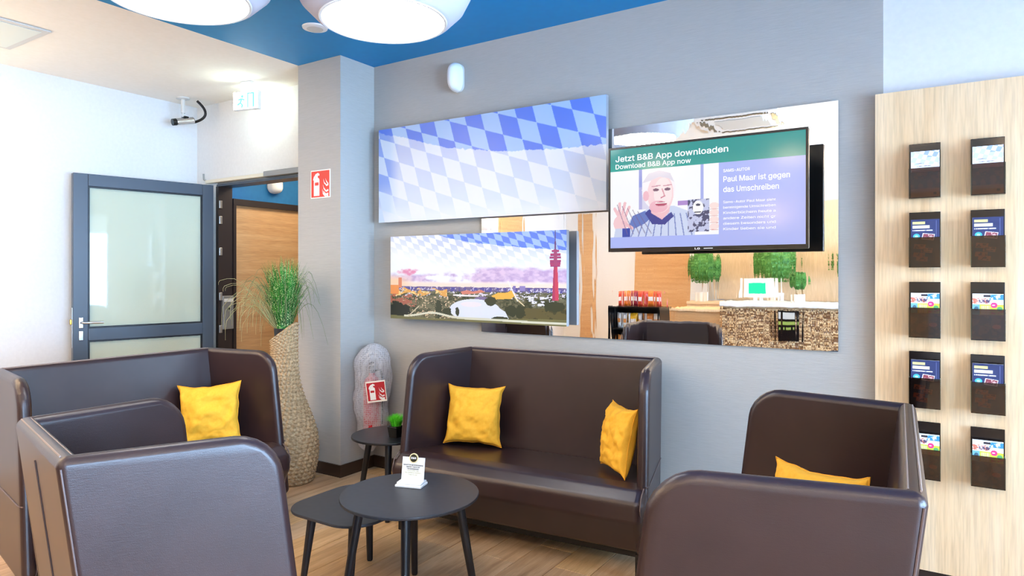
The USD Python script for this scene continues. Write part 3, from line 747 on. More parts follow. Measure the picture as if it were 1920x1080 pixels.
# raised hand at left
for k, (u, v) in enumerate(((0.055, 0.55), (0.085, 0.55), (0.11, 0.59), (0.025, 0.60))):
    P.line(0.05 + k * 0.008, 0.76, u, v, 0.017, (244, 196, 204))
P.ell(0.06, 0.75, 0.042, 0.085, (246, 204, 210)); P.line(0.075, 0.74, 0.125, 0.80, 0.018, (240, 190, 200))
P.poly([(0.02, 0.89), (0.03, 0.80), (0.09, 0.80), (0.11, 0.89)], (204, 214, 240)); P.rect(0.07, 0.115, 0.80, 0.89, (34, 66, 172))
for k in range(5):
    P.line(0.04 + k * 0.03, 0.56 + 0.02 * k, 0.10 + k * 0.034, 0.86, 0.004, (110, 96, 140), 0.8)
# book with a black and white cover, fingers behind it
P.rect(0.435, 0.545, 0.55, 0.86, (196, 202, 236)); n = P.noise(60, 40, 51, 4)
P.fill((U > 0.435) & (U < 0.545) & (V > 0.55) & (V < 0.86) & (n > 0.53), (70, 72, 110))
P.ell(0.487, 0.63, 0.028, 0.065, (250, 250, 252)); P.line(0.47, 0.675, 0.5, 0.675, 0.005, (40, 40, 60)); P.ell(0.487, 0.605, 0.012, 0.012, (60, 60, 90))
for k in range(4):
    P.ell(0.57, 0.62 + 0.065 * k, 0.024, 0.03, (250, 226, 224)); P.line(0.55, 0.65 + 0.065 * k, 0.59, 0.652 + 0.065 * k, 0.003, (226, 170, 170))
P.rect(0.0, 0.594, 0.89, 1, (172, 186, 250))
P.build('screen_picture', tv, M['screen'], (sx0, TY - 0.0012, sz1), UX, UZ)
SW, SH = sx1 - sx0, sz1 - sz0


def tv_text(t, u0, u1, v, hgt, bold=True):
    lettering(tv, t, (sx0 + u0 * SW, TY - 0.0014, sz1 - v * SH), UX, UZ, UNY, (u1 - u0) * SW, hgt, M['letter_screen'], 0.0004, bold)


tv_text('Jetzt B&B App downloaden', 0.03, 0.64, 0.125, 0.029)
tv_text('Download B&B App now', 0.03, 0.45, 0.198, 0.024)
tv_text('SAMS-AUTOR', 0.615, 0.745, 0.315, 0.014)
tv_text('Paul Maar ist gegen', 0.615, 0.93, 0.405, 0.026)
tv_text('das Umschreiben', 0.615, 0.88, 0.50, 0.026)
for k, t in enumerate(('Sams-Autor Paul Maar sieht', 'bereinigende Umschreiben', 'Kinderbüchern heute a', 'andere Zeiten nicht gr', 'diesem besonders und', 'Kinder lieben sie und')):
    tv_text(t, 0.615, 0.865, 0.605 + 0.05 * k, 0.0125, False)
lettering(tv, 'LG', (-1.035, TY - 0.0042, TZ0 + 0.005), UX, UZ, UNY, 0.026, 0.009, M['letter_white'], 0.0004)
obj('logo_bar', bx(-0.99, -0.945, TY - 0.0045, TY - 0.004, TZ0 + 0.008, TZ0 + 0.0115), M['letter_white'], tv, False)

# ------------------------------------------------------------------ small fittings on walls and ceiling
def emergency_light(loc, rotz, label, group=None, w=0.10, h=0.20):
    t = thing('wall_sounder', label, 'wall sounder', loc, rotz, group)
    v = []
    n = 22
    prof = []
    a = np.linspace(-1, 1, 25)
    P_ = []
    for dz in a:
        for q in np.linspace(-1, 1, 19):
            hw = (w / 2) * (1 - abs(dz) ** 3.2) ** 0.5 if abs(dz) < 1 else 0
            P_.append((q * hw, -0.02 - 0.085 * (1 - q * q) ** 0.5 * (1 - abs(dz) ** 3) ** 0.5, dz * h / 2))
            P_.append((q * hw, -0.018, dz * h / 2))
    obj('cover', hull(P_), M['white_plastic'], t, 40)
    obj('base_plate', prism(arc_poly(w * 0.94, h * 0.96, w * 0.44), 0, 0.018).apply_transform(trimesh.transformations.rotation_matrix(PI / 2, (1, 0, 0))), M['grey_plastic'], t)
    return t


emergency_light((-2.735, YB, 2.742), 0, 'white half oval sounder high on the grey wall above the lozenge picture')
emergency_light((XC, 4.17, 2.27), 90, 'pale half oval sounder on the blue corridor wall above the oak door', None, 0.15, 0.16)

sg = thing('fire_sign', 'square red fire extinguisher sign on the column', 'sign')
SGX, SGZ = -3.7175, 2.063
obj('plate', rbox(SGX - 0.102, SGX + 0.102, CY - 0.004, CY - 0.0003, SGZ - 0.101, SGZ + 0.101, 0.0015), M['sign_white'], sg)


def fire_print(w, red, step):
    P = Print(w, w, step)
    P.C[:] = np.array(lin(*red)); W = (248, 244, 238)
    P.rect(0.13, 0.45, 0.34, 0.95, W); P.ell(0.29, 0.34, 0.16, 0.1, W); P.rect(0.22, 0.36, 0.14, 0.3, W)
    P.poly([(0.2, 0.12), (0.36, 0.06), (0.46, 0.12), (0.44, 0.18), (0.3, 0.16)], W)
    P.poly([(0.24, 0.11), (0.14, 0.2), (0.09, 0.33), (0.15, 0.34), (0.19, 0.25), (0.27, 0.19)], W)
    P.rect(0.19, 0.40, 0.43, 0.55, red)
    for k, (u, v, s) in enumerate(((0.66, 0.3, 1.0), (0.78, 0.28, 0.9), (0.64, 0.52, 1.0), (0.6, 0.68, 1.2))):
        P.poly([(u, v), (u + 0.06, v + 0.13 * s), (u + 0.18 * s, v + 0.24 * s), (0.93, v + 0.20 * s), (0.95, v + 0.27 * s), (u + 0.18 * s, v + 0.31 * s), (u + 0.04, v + 0.18 * s)], W)
    P.poly([(0.66, 0.76), (0.72, 0.9), (0.8, 0.95), (0.93, 0.95), (0.95, 0.86), (0.8, 0.88)], W)
    return P


fire_print(0.186, (226, 62, 46), 0.0022).build('symbol', sg, M['paper_print'], (SGX - 0.093, CY - 0.0046, SGZ + 0.093), UX, UZ)

ex = thing('exit_sign', 'glowing white exit sign with green running figure under the cream ceiling', 'exit sign', (-4.635, 3.33, 0), 14)
obj('housing', rbox(-0.122, 0.122, -0.02, 0.02, 2.725, 2.872, 0.006), M['white_plastic'], ex)
obj('lit_panel', cat(bx(-0.116, 0.116, -0.0225, -0.0205, 2.731, 2.866), bx(-0.116, 0.116, 0.0205, 0.0225, 2.731, 2.866)), M['exit_lit'], ex, False)
obj('ceiling_mount', rbox(-0.05, 0.05, -0.018, 0.018, 2.872, 2.9495, 0.004), M['white_plastic'], ex)
man = cat(trimesh.creation.cylinder(0.014, 0.001, sections=20).apply_transform(trimesh.transformations.rotation_matrix(PI / 2, (1, 0, 0))).apply_translation((-0.035, -0.0235, 2.835)),
          *[tube([(a, -0.0235, b), (c, -0.0235, d)], 0.008, 6) for a, b, c, d in ((-0.04, 2.815, -0.055, 2.77), (-0.055, 2.77, -0.03, 2.745), (-0.03, 2.745, -0.04, 2.72), (-0.055, 2.77, -0.09, 2.75), (-0.04, 2.81, -0.005, 2.795), (-0.042, 2.81, -0.08, 2.80))])
man.apply_translation((0, 0, -2.79)).apply_scale((0.78, 1, 0.78)).apply_translation((0, 0, 2.795))
obj('running_figure', man, M['exit_green'], ex)
obj('door_symbol', cat(bx(0.02, 0.03, -0.0235, -0.0227, 2.74, 2.855), bx(0.03, 0.085, -0.0235, -0.0227, 2.845, 2.855), bx(0.075, 0.085, -0.0235, -0.0227, 2.74, 2.845)), M['exit_green'], ex, False)

cc = thing('security_camera', 'small silver security camera hanging from the cream ceiling corner', 'security camera', (-5.52, 3.33, 0))
obj('ceiling_plate', lathe([(0.0, 2.9495), (0.055, 2.9495), (0.055, 2.937), (0.03, 2.93), (0.0, 2.93)][::-1], 28), M['grey_plastic'], cc)
obj('arm', cat(tube([(0, 0, 2.932), (0, 0, 2.815)], 0.017, 16), tube([(0, 0, 2.82), (0, 0, 2.782)], 0.009, 10)), M['grey_plastic'], cc)
cdir = np.array([-0.15, -0.95, -0.25]); cdir /= np.linalg.norm(cdir)
cb = np.array([0, 0.02, 2.75])
obj('camera_body', tube([cb - cdir * 0.075, cb - cdir * 0.07, cb + cdir * 0.07, cb + cdir * 0.075], [0.026, 0.03, 0.03, 0.027], 20), M['steel'], cc)
obj('lens_hood', tube([cb + cdir * 0.075, cb + cdir * 0.078, cb + cdir * 0.11], [0.026, 0.03, 0.029], 20), M['black_plastic'], cc)
obj('mount_joint', rbox(-0.025, 0.025, 0.0, 0.04, 2.778, 2.79, 0.004), M['black_plastic'], cc)
tt = np.linspace(0, 1, 14)
obj('cable', tube([cb * (1 - t) + np.array([0.05, 0.10, 2.935]) * t + np.array([0.06, 0.06, -0.02]) * 4 * t * (1 - t) + np.array([0, 0.07, 0]) * (1 - t) for t in tt], 0.011, 10), M['black_plastic'], cc)

cp = thing('ceiling_vent', 'pale square flush ceiling vent at the left', 'ceiling vent', (-5.0, 1.72, 0), 0)
obj('frame', rbox(-0.30, 0.30, -0.25, 0.25, H - 0.012, H - 0.0005, 0.004), M['grey_plastic'], cp)
obj('grille_plate', rbox(-0.26, 0.26, -0.21, 0.21, H - 0.016, H - 0.0122, 0.001), plain('pale_vent_plate', (218, 226, 220), 0.5), cp)

dl = thing('ceiling_speaker', 'round white speaker cover flush in the blue ceiling', 'ceiling speaker', (-3.255, 2.82, 0))
obj('rim', lathe([(0.0, H - 0.012), (0.05, H - 0.014), (0.062, H - 0.012), (0.075, H - 0.009), (0.078, H - 0.0005), (0.0, H - 0.0005)], 40), M['white_plastic'], dl)
obj('inner_disc', lathe([(0.0, H - 0.016), (0.048, H - 0.0155), (0.05, H - 0.0145), (0.0, H - 0.0145)], 40), M['grey_plastic'], dl)


def pendant(loc, label):
    t = thing('pendant_lamp', label, 'lamp', loc, 0, 'large round pendant lamps')
    prof = [(0.262, 2.50), (0.285, 2.506), (0.345, 2.565), (0.378, 2.63), (0.388, 2.70), (0.375, 2.77), (0.33, 2.82)]
    outer = np.array(prof)
    inner = outer[::-1] - np.array([0.004, 0])
    obj('shade', lathe(np.vstack([outer, inner, outer[:1]]), 64, cap=False), M['lamp_shade'], t, 40)
    obj('diffuser', lathe([(0.0, 2.4935), (0.15, 2.494), (0.245, 2.496), (0.256, 2.499), (0.258, 2.5035), (0.0, 2.5035)], 64), M['lamp_disc'], t)
    obj('rim', lathe([(0.2585, 2.496), (0.267, 2.495), (0.270, 2.500), (0.2595, 2.505), (0.2585, 2.496)], 64, cap=False), M['white_plastic'], t)
    obj('lamp_core', lathe([(0.0, 2.66), (0.07, 2.67), (0.09, 2.72), (0.07, 2.77), (0.0, 2.78)], 24), M['lamp_bulb'], t)
    obj('stem', cat(tube([(0, 0, 2.87), (0, 0, 2.94)], 0.02, 16), lathe([(0.0, 2.925), (0.09, 2.93), (0.09, 2.9495), (0.0, 2.9495)], 32), tube([(-0.33, 0, 2.815), (0, 0, 2.872), (0.33, 0, 2.815)], 0.006, 8), tube([(0, -0.33, 2.815), (0, 0, 2.872), (0, 0.33, 2.815)], 0.006, 8)), M['white_plastic'], t)
    return t


pl = pendant((-1.997, 2.104, 0), 'round white pendant lamp nearer the TV wall, above the coffee tables')
dup(pl, (-2.513, 1.498, 0), 0, 'round white pendant lamp at the left, nearer the front of the lounge')

PLACES = ((-3.3, -0.5, 'over the aisle by the snack rack'), (-0.2, -0.9, 'over the right end of the reception counter'), (1.2, -0.3, 'over the floor right of the counter'), (1.9, 1.7, 'in the blue ceiling right of the view'),
          (-3.4, -2.4, 'over the back wall cladding'), (-1.6, -2.5, 'over the plants behind reception'), (0.8, -2.4, 'at the back right corner'), (-4.9, -1.2, 'over the left aisle near the cladding'), (-4.9, 0.2, 'over the left aisle in the middle'), (-4.35, 0.95, 'over the left aisle, nearest the glass door'))
for k, (x, y, where) in enumerate(PLACES):
    if k == 0:
        c0 = thing('ceiling_lamp', 'round warm LED ceiling lamp ' + where, 'ceiling light', (x, y, 0), 0, 'round ceiling lamps of the reception side')
        obj('trim_ring', lathe([(0.222, H - 0.004), (0.24, H - 0.008), (0.25, H - 0.0005), (0.222, H - 0.0005), (0.222, H - 0.004)], 40, cap=False), M['white_plastic'], c0)
        obj('lit_disc', lathe([(0.0, H - 0.003), (0.222, H - 0.003), (0.222, H - 0.001), (0, H - 0.001)], 40), M['downlight'], c0)
    else:
        dup(c0, (x, y, 0), 0, 'round warm LED ceiling lamp ' + where)
u0 = None
for x, y, rz, where in ((XL, 0.75, 0, 'on the left wall, nearer the glass door'), (XL, -0.75, 0, 'on the left wall, nearer the reception'), (-2.0, YF, 90, 'on the wall behind the reception')):
    if u0 is None:
        u0 = thing('wall_uplighter', 'bowl shaped wall uplighter ' + where, 'wall lamp', (x, y, 2.05), rz, 'bowl wall uplighters')
        obj('bowl', lathe([(0.0, 0.0), (0.06, 0.005), (0.12, 0.04), (0.15, 0.10), (0.144, 0.10), (0.11, 0.045), (0.0, 0.015)], 32, (0.2, 0, 0)), M['white_plastic'], u0)
        obj('lit_glass', lathe([(0.0, 0.085), (0.138, 0.085), (0.138, 0.09), (0.0, 0.09)], 32, (0.2, 0, 0)), M['uplight'], u0)
        obj('wall_arm', cat(bx(0.0005, 0.02, -0.05, 0.05, 0.0, 0.1), bx(0.02, 0.09, -0.015, 0.015, 0.03, 0.055)), M['white_plastic'], u0, False)
    else:
        dup(u0, (x, y, 2.05), rz, 'bowl shaped wall uplighter ' + where)
cg = thing('corridor_lamp', 'flat ceiling lamp in the corridor behind the doorway', 'ceiling light', (-4.75, 4.3, 0))
obj('lit_panel', rbox(-0.2, 0.2, -0.5, 0.5, 2.57, 2.5995, 0.006), M['corridor_light'], cg)

ib = thing('intercom_box', 'grey metal call box on the blue wall left of the oak door', 'wall box', (XC, 3.667, 0))
obj('casing', rbox(0.0005, 0.035, -0.052, 0.055, 0.925, 1.225, 0.006), M['grey_metal'], ib)
obj('flap', rbox(0.035, 0.041, -0.045, 0.048, 1.17, 1.2, 0.002), M['grey_plastic'], ib)
obj('lock', rbox(0.035, 0.043, -0.01, 0.012, 1.10, 1.12, 0.003), M['dark_metal'], ib)

# ------------------------------------------------------------------ high backed leather sofas
REC, SH_ = 0.125, 0.965


def sofa(label, loc, rotz, B, toe_deg, cat_='sofa', name='high_back_sofa', group='brown leather seats', AL=0.515, dw=0.0, piping=True):
    t = thing(name, label, cat_, loc, rotz, group)
    R, zt, zb = 0.028, SH_ - 0.028, 0.10
    toe = math.radians(toe_deg)
    zb += R
    # back: between the two corners, leaning
    def bk(x, z):
        return (x, -(SH_ - z) * REC, z)
    pts = [bk(sx * (B / 2), zt) for sx in (-1, 1)] + [bk(sx * (B / 2 + 0.0), zb) for sx in (-1, 1)]
    obj('backrest', hull(pts, R, 2), M['leather'], t, 40)
    for sx in (-1, 1):
        dr = np.array([sx * math.sin(toe), -math.cos(toe), 0.0])
        o = np.array([sx * B / 2, 0, 0.0])

        def ap(u, z):
            return o + dr * (u + (SH_ - z) * REC) + np.array([0, 0, z])
        rc = 0.095
        pts = [ap(0, zt), ap(0, zb)]
        for a in np.linspace(0, PI / 2, 7):
            pts.append(ap(AL - R - rc + rc * math.sin(a), zt - rc + rc * math.cos(a)))
        pts += [ap(AL - R, zb + 0.03), ap(AL - R - 0.03, zb)]
        arm = obj('armrest', hull(pts, R, 2), M['leather'], t, 40)
        # piping along the seat line on the outer face, and the corner seam
        nrm = np.array([sx * math.cos(toe), math.sin(toe), 0]) * (R + 0.0005)
        obj('seam', tube([ap(u, 0.435) + nrm for u in np.linspace(0.0, AL - R - 0.005, 6)] + [ap(AL - R + 0.026, 0.435) + nrm * 0.6], 0.0035, 6), M['piping'], arm)
        cs = (np.array([sx * 0.72, 0.69, 0]) * R)
        obj('seam', tube([ap(0, z) + cs * 1.02 for z in np.linspace(zb, zt, 8)], 0.003, 6), M['piping'], arm)
    if piping:
        for k, y in enumerate((-0.012, 0.012)):
            obj('seam', tube([(x, y, SH_ + 0.0005 - 0.003) for x in np.linspace(-B / 2 + 0.01, B / 2 - 0.01, 6)], 0.0025, 6), M['stitch'], t)
        obj('seam', tube([(0.0, R * 1.0 - (SH_ - z) * REC + 0.0015, z) for z in np.linspace(0.13, SH_ - 0.07, 8)], 0.0022, 6), M['seam_dark'], t)
    # seat block between the arms, with a rolled front nose
    wb_, wf = B / 2 - R - 0.012, B / 2 + 0.68 * math.tan(toe) - R - 0.012 + dw
    ss = []
    rs = 0.05
    yb, yf = -0.10, -0.675
    wy = lambda y: wb_ + (wf - wb_) * (y - yb) / (yf - yb) - rs
    for sx in (-1, 1):
        ss += [(sx * wy(yb - rs), yb - rs, 0.405 - rs), (sx * wy(yb - rs), yb - rs, 0.13 + rs), (sx * (wy(yf) + 0.01), yf + 0.13, 0.44 - rs), (sx * (wy(yf) + 0.01), yf + 0.085, 0.432 - rs), (sx * (wy(yf) + 0.012), yf + 0.055, 0.405 - rs), (sx * (wy(yf) + 0.012), yf + rs, 0.355 - rs), (sx * (wy(yf) + 0.01), yf + rs + 0.075, 0.12 + rs)]
    seat = obj('seat', hull(ss, rs, 2), M['leather'], t, 40)
    for sx in (-1, 1):
        xx = sx * (wy(yf) + 0.012 + rs * 0.72)
        obj('seam', tube([(xx, yf + 0.075 + 0.0, 0.432), (xx, yf + 0.03, 0.40), (xx, yf + 0.012, 0.35), (xx, yf + 0.045, 0.25), (xx, yf + 0.085, 0.14)], 0.0035, 6), M['piping'], seat)
    obj('base_frame', bx(-wf + 0.05, wf - 0.05, yf + 0.16, -0.16, 0.075, 0.135), M['dark_metal'], t, False)
    for sx in (-1, 1):
        for x, y in ((wf - 0.02, -0.58), (B / 2 - 0.03, -0.17)):
            obj('leg', bx(sx * x - 0.022, sx * x + 0.022, y - 0.022, y + 0.022, 0.0, 0.125), M['dark_metal'], t, False)
    return t


sofa('brown leather high-back sofa against the grey wall under the mirror', (-1.885, 3.442, 0), 4.9, 1.18, 9.2, AL=0.535, dw=0.038)
sofa('brown leather high-back sofa at the left in front of the glass door', (-3.818, 1.923, 0), 90, 1.09, 10.5)
sofa('brown leather high-back sofa at the right in front of the wooden panel', (-0.066, 2.18, 0), -87.5, 1.09, 10.5, AL=0.55)
sofa('brown leather high-back armchair turned away, front left', (-2.14, 0.877, 0), 166.5, 0.614, 13.0, 'armchair', 'high_back_armchair', None, 0.51)


# ------------------------------------------------------------------ cushions
def cushion_mesh(w, seed, t=0.065):
    n = 41
    g = np.linspace(-1, 1, n)
    A, B_ = np.meshgrid(g, g)
    ex_, ey = 1 - 0.12 * (1 - np.abs(B_) ** 2.6) * np.abs(A) ** 3, 1 - 0.12 * (1 - np.abs(A) ** 2.6) * np.abs(B_) ** 3
    x, y = A * ex_ * w / 2, B_ * ey * w / 2
    prof = np.clip((1 - A ** 2) * (1 - B_ ** 2), 0, 1) ** 0.42
    p = np.stack([A * 2.2, B_ * 2.2, np.full_like(A, seed * 3.7)], -1)
    wr_ = (meshkit.fbm(p * 1.4, 4, seed) - 0.5)
    rad = np.maximum(np.abs(A), np.abs(B_))
    dx, dy = 0.012 * (meshkit.noise(p * 1.8 + 9, seed) - 0.5), 0.012 * (meshkit.noise(p * 1.8 + 19, seed) - 0.5)
    F = np.stack([x + dx, y + dy, prof * t * (1 + 0.35 * wr_) + wr_ * 0.035 * np.clip(prof * 3, 0, 1)], -1)
    Bk = np.stack([x + dx, y + dy, -prof * t * (1 + 0.25 * wr_) + wr_ * 0.012 * np.clip(prof * 3, 0, 1)], -1)
    i = np.arange(n * n).reshape(n, n)
    q = np.stack([i[:-1, :-1], i[:-1, 1:], i[1:, 1:], i[1:, :-1]], -1).reshape(-1, 4)
    v = np.vstack([F.reshape(-1, 3), Bk.reshape(-1, 3)])
    return v, np.vstack([q, q[:, ::-1] + n * n]), np.concatenate([i[0], i[1:, -1], i[-1, -2::-1], i[-2:0:-1, 0]])


def cushion(label, loc, yaw, tilt, roll, w, seed):
    """stands on its lower edge: yaw turns the face (0 = facing -y), tilt leans it back, roll turns it in its own plane"""
    t = thing('cushion', label, 'cushion', loc, 0, 'yellow scatter cushions')
    v, f, ring = cushion_mesh(w, seed)
    Rr = trimesh.transformations.rotation_matrix
    Mx = Rr(math.radians(yaw), (0, 0, 1)) @ Rr(math.radians(-tilt), (1, 0, 0)) @ Rr(PI / 2, (1, 0, 0)) @ Rr(math.radians(roll), (0, 0, 1))
    v = v @ Mx[:3, :3].T
    dz = -v[:, 2].min()
    v = v + np.array([0, 0, dz])
    m = trimesh.Trimesh(v, np.vstack([f[:, [0, 1, 2]], f[:, [0, 2, 3]]]), process=False)
    m.merge_vertices()
    obj('cover', m, M['cushion'], t, True)
    loop = v[ring]
    obj('edge_seam', tube(np.vstack([loop, loop[:1]]), 0.0022, 5), plain(f'yellow_seam_{seed}', (236, 164, 34), 0.8), t)
    return t


cushion('yellow cushion in the far corner of the left sofa', (-3.565, 2.315, 0.425), 42, 14, 4, 0.35, 1)
cushion('yellow cushion at the left end of the sofa under the mirror', (-2.290, 3.165, 0.422), 21, 13, -1, 0.345, 2)
cushion('yellow cushion leaning on the right arm of the sofa under the mirror', (-1.352, 3.10, 0.428), -46, 12, 2, 0.335, 3)
cushion('yellow cushion inside the right sofa, only its top showing', (-0.316, 2.28, 0.434), -36, 5, 4, 0.37, 4)

# ------------------------------------------------------------------ tables
def table(name, label, loc, poly, z, th, legs, group='small black tables', rotz=0, top='table_top'):
    t = thing(name, label, 'table', loc, rotz, group)
    obj('table_top', rounded_plate(poly, z - th, z, 0.004), M[top], t, 40)
    for (tx, ty), (bx_, by_) in legs:
        obj('leg', leg_mesh((tx, ty, z - th - 0.0005), (bx_, by_, 0.0), 0.021, 0.0145), M['black_wood'], t, 40)
    fr = [leg_mesh((legs[i][0][0], legs[i][0][1], z - th - 0.012), (legs[(i + 2) % len(legs)][0][0], legs[(i + 2) % len(legs)][0][1], z - th - 0.012), 0.011, 0.011, 10) for i in range(len(legs) // 2)]
    obj('under_frame', cat(*fr), M['black_wood'], t, 40)
    return t


def ring_legs(a0, rt, rb, n=4):
    return [((rt * math.cos(math.radians(a0 + k * 360 / n)), rt * math.sin(math.radians(a0 + k * 360 / n))), (rb * math.cos(math.radians(a0 + k * 360 / n)), rb * math.sin(math.radians(a0 + k * 360 / n)))) for k in range(n)]


TZ = 0.48
table('coffee_table', 'round black coffee table holding the white card stand', (-1.914, 2.177, 0), Point(0, 0).buffer(0.296, quad_segs=24), TZ, 0.014, ring_legs(37, 0.205, 0.285))
lo = [((-0.08, -0.195), (-0.115, -0.22)), ((0.185, -0.195), (0.195, -0.23)), ((-0.012, 0.10), (-0.017, 0.11))]
table('coffee_table', 'low black table with rounded corners tucked under the round one', (-2.36, 2.295, 0), arc_poly(0.51, 0.51, 0.15, 10), 0.32, 0.014, lo)
table('side_table', 'round black side table between the column and the middle sofa', (-2.80, 3.01, 0), Point(0, 0).buffer(0.235, quad_segs=20), 0.45, 0.014, ring_legs(188, 0.15, 0.235, 3), top='black_wood')

# card stand on the round table
cs = thing('card_stand', 'small white card stand with a round dark seal on the round table', 'card stand', (-1.975, 2.255, TZ), 17)
obj('foot', rbox(-0.062, 0.062, -0.04, 0.04, 0, 0.011, 0.003), M['white_plastic'], cs)
obj('foot_step', rbox(-0.058, 0.058, -0.03, 0.036, 0.011, 0.02, 0.003), M['white_plastic'], cs)
tl = math.radians(10)
uz, un = (0, math.sin(tl), math.cos(tl)), (0, -math.cos(tl), math.sin(tl))
card = trimesh.creation.box((0.108, 0.102, 0.004)).apply_translation((0, 0.051, 0))
F0 = frame_mat((0, 0.012, 0.017), UX, uz, un)
obj('card', card.apply_transform(F0), M['white_plastic'], cs, False)
seal = obj('seal_ring', lathe([(0.0, -0.002), (0.0215, -0.002), (0.0215, 0.0034), (0.0, 0.0034)], 40, (0, 0.098, 0)).apply_transform(F0), M['gold'], cs)
obj('seal_disc', lathe([(0.0, 0.0034), (0.0168, 0.0034), (0.0168, 0.004), (0.0, 0.004)], 40, (0, 0.098, 0)).apply_transform(F0), M['seal_black'], seal)


def on_card(text, x, y, w, h, m, d=0.0022):
    o = (np.array([x, y, d, 1]) @ F0.T)[:3]
    lettering(cs, text, o, UX, uz, un, w, h, m, 0.0003, True)


on_card('B&B', -0.0125, 0.0945, 0.025, 0.0085, M['letter_white'], 0.0041)
for k, (tx, w) in enumerate((('WIR BITTEN UM RESERVIERUNG', 0.096), ('DIESER TISCH IST', 0.066), ('FÜR SIE RESERVIERT', 0.056))):
    on_card(tx, -w / 2, 0.0655 - k * 0.0085, w, 0.0048, M['letter_dark'])
for k, (tx, w) in enumerate((('PLEASE NOTE THIS', 0.054), ('TABLE IS RESERVED FOR GUESTS', 0.08), ('THANK YOU VERY', 0.044))):
    on_card(tx, -w / 2, 0.041 - k * 0.0085, w, 0.0042, M['letter_faint'])


# small potted grass on the side table
def grass_blades(n, base_r, height, spread, width, seed, droop=0.3, hvar=0.35, seg=5):
    g = np.random.default_rng(seed)
    vs, fs, k = [], [], 0
    for _ in range(n):
        a, r = g.uniform(0, 2 * PI), base_r * math.sqrt(g.uniform(0, 1))
        a2 = a + g.normal(0, 0.5)
        h = height * (1 - hvar * g.uniform(0, 1)); sp = spread * g.uniform(0.1, 1.0) * (0.4 + r / max(base_r, 1e-6))
        side = np.array([-math.sin(a2), math.cos(a2), 0]); out = np.array([math.cos(a2), math.sin(a2), 0])
        b = np.array([r * math.cos(a), r * math.sin(a), 0])
        for i in range(seg + 1):
            t = i / seg
            c = b + out * sp * (t ** 1.7) + np.array([0, 0, h * (t - droop * sp / max(spread, 1e-6) * t ** 3)])
            w = width * (1 - t ** 2 * 0.9) / 2
            vs += [c - side * w, c + side * w]
            if i:
                fs += [(k + 2 * i - 2, k + 2 * i - 1, k + 2 * i + 1), (k + 2 * i - 2, k + 2 * i + 1, k + 2 * i)]
        k = len(vs)
    return trimesh.Trimesh(np.array(vs), np.array(fs), process=False)


def leaf_mat(name, a, b, scale=20, spots=None):
    n = {'t': ('texture_coordinate', {}), 'n': ('noise_texture', dict(scale=scale, detail=2)), 'r': ('rgb_ramp', dict(ramp=[(0.35, lin(*a)), (0.65, lin(*b))])), 'd': ('principled_bsdf', dict(roughness=0.5)), 'tr': ('translucent_bsdf', {}), 'x': ('mix_closure', dict(fac=0.3))}
    l = [('t.object', 'n.vector'), ('n.fac', 'r.fac'), ('d.BSDF', 'x.closure1'), ('tr.BSDF', 'x.closure2')]
    src = 'r.color'
    if spots:
        n.update({'v': ('noise_texture', dict(scale=105, detail=1)), 'r2': ('rgb_ramp', dict(ramp=[(0.56, (0, 0, 0)), (0.60, (1, 1, 1))])), 'mx': ('mix', dict(mix_type='mix', color2=lin(*spots)))})
        l += [('t.object', 'v.vector'), ('v.fac', 'r2.fac'), ('r2.color', 'mx.fac'), ('r.color', 'mx.color1')]
        src = 'mx.color'
    l += [(src, 'd.base_color'), (src, 'tr.color')]
    return mat(name, n, l, 'x.closure')


M['topiary_light'] = plain('olive_print', (150, 170, 80), 0.5)
M['grass'] = leaf_mat('fresh_green_grass', (70, 200, 30), (126, 236, 66))
M['zebra'] = leaf_mat('spotted_zebra_grass', (28, 104, 34), (66, 156, 56), 12, (206, 226, 150))
M['dry'] = leaf_mat('dry_straw_grass', (176, 170, 110), (206, 196, 140), 9)
pp = thing('potted_grass', 'tiny bright green grass in a black pot on the side table', 'potted plant', (-2.725, 2.975, 0.45))
obj('pot', hull([(x * s, y * s, z) for z, s in ((0.003, 0.027), (0.06, 0.034)) for x in (-1, 1) for y in (-1, 1)], 0.003, 1), M['black_plastic'], pp)
obj('soil', bx(-0.03, 0.03, -0.03, 0.03, 0.0631, 0.066), M['dark_metal'], pp, False)
gb = grass_blades(420, 0.03, 0.085, 0.05, 0.0035, 5, 0.35)
obj('blades', gb.apply_translation((0, 0, 0.064)), M['grass'], pp, False, kind='stuff')

# ------------------------------------------------------------------ tall woven vase with ornamental grass
VX, VY = -3.73, 3.035
va = thing('floor_vase', 'tall curvy woven seagrass floor vase with slanted mouth', 'vase', (VX, VY, 0))
zs = [0, 0.015, 0.08, 0.15, 0.225, 0.305, 0.395, 0.50, 0.61, 0.70, 0.78, 0.88, 1.0, 1.12]
rsx = [0.128, 0.138, 0.155, 0.168, 0.173, 0.168, 0.153, 0.131, 0.110, 0.098, 0.091, 0.087, 0.087, 0.090]
n, rows = 200, 320
zz = np.linspace(0, 1.12, rows); rr = np.interp(zz, zs, rsx)
from scipy.interpolate import PchipInterpolator
rr = PchipInterpolator(zs, rsx)(zz)
off = -0.055 * np.clip((zz - 0.30) / 0.45, 0, 1) ** 2 * (3 - 2 * np.clip((zz - 0.30) / 0.45, 0, 1))
a = np.linspace(0, 2 * PI, n, endpoint=False)
A_, Zg = np.meshgrid(a, zz)
row = Zg / 0.028
ph = np.floor(row) * PI
wv = 0.0075 * np.abs(np.sin(row * PI)) ** 0.6 + 0.0065 * np.sin(A_ * 24 + ph + row * 1.5) * np.abs(np.sin(row * PI)) + 0.004 * (meshkit.noise(np.stack([np.cos(A_) * 22, np.sin(A_) * 22, Zg * 60], -1), 3) - 0.5)
view = np.array([_c, _s])                                       # the neck bends toward the left of the room
mouth = 1.028 + 0.062 * np.cos(A_ - YAW)                         # slanted mouth, low on the left
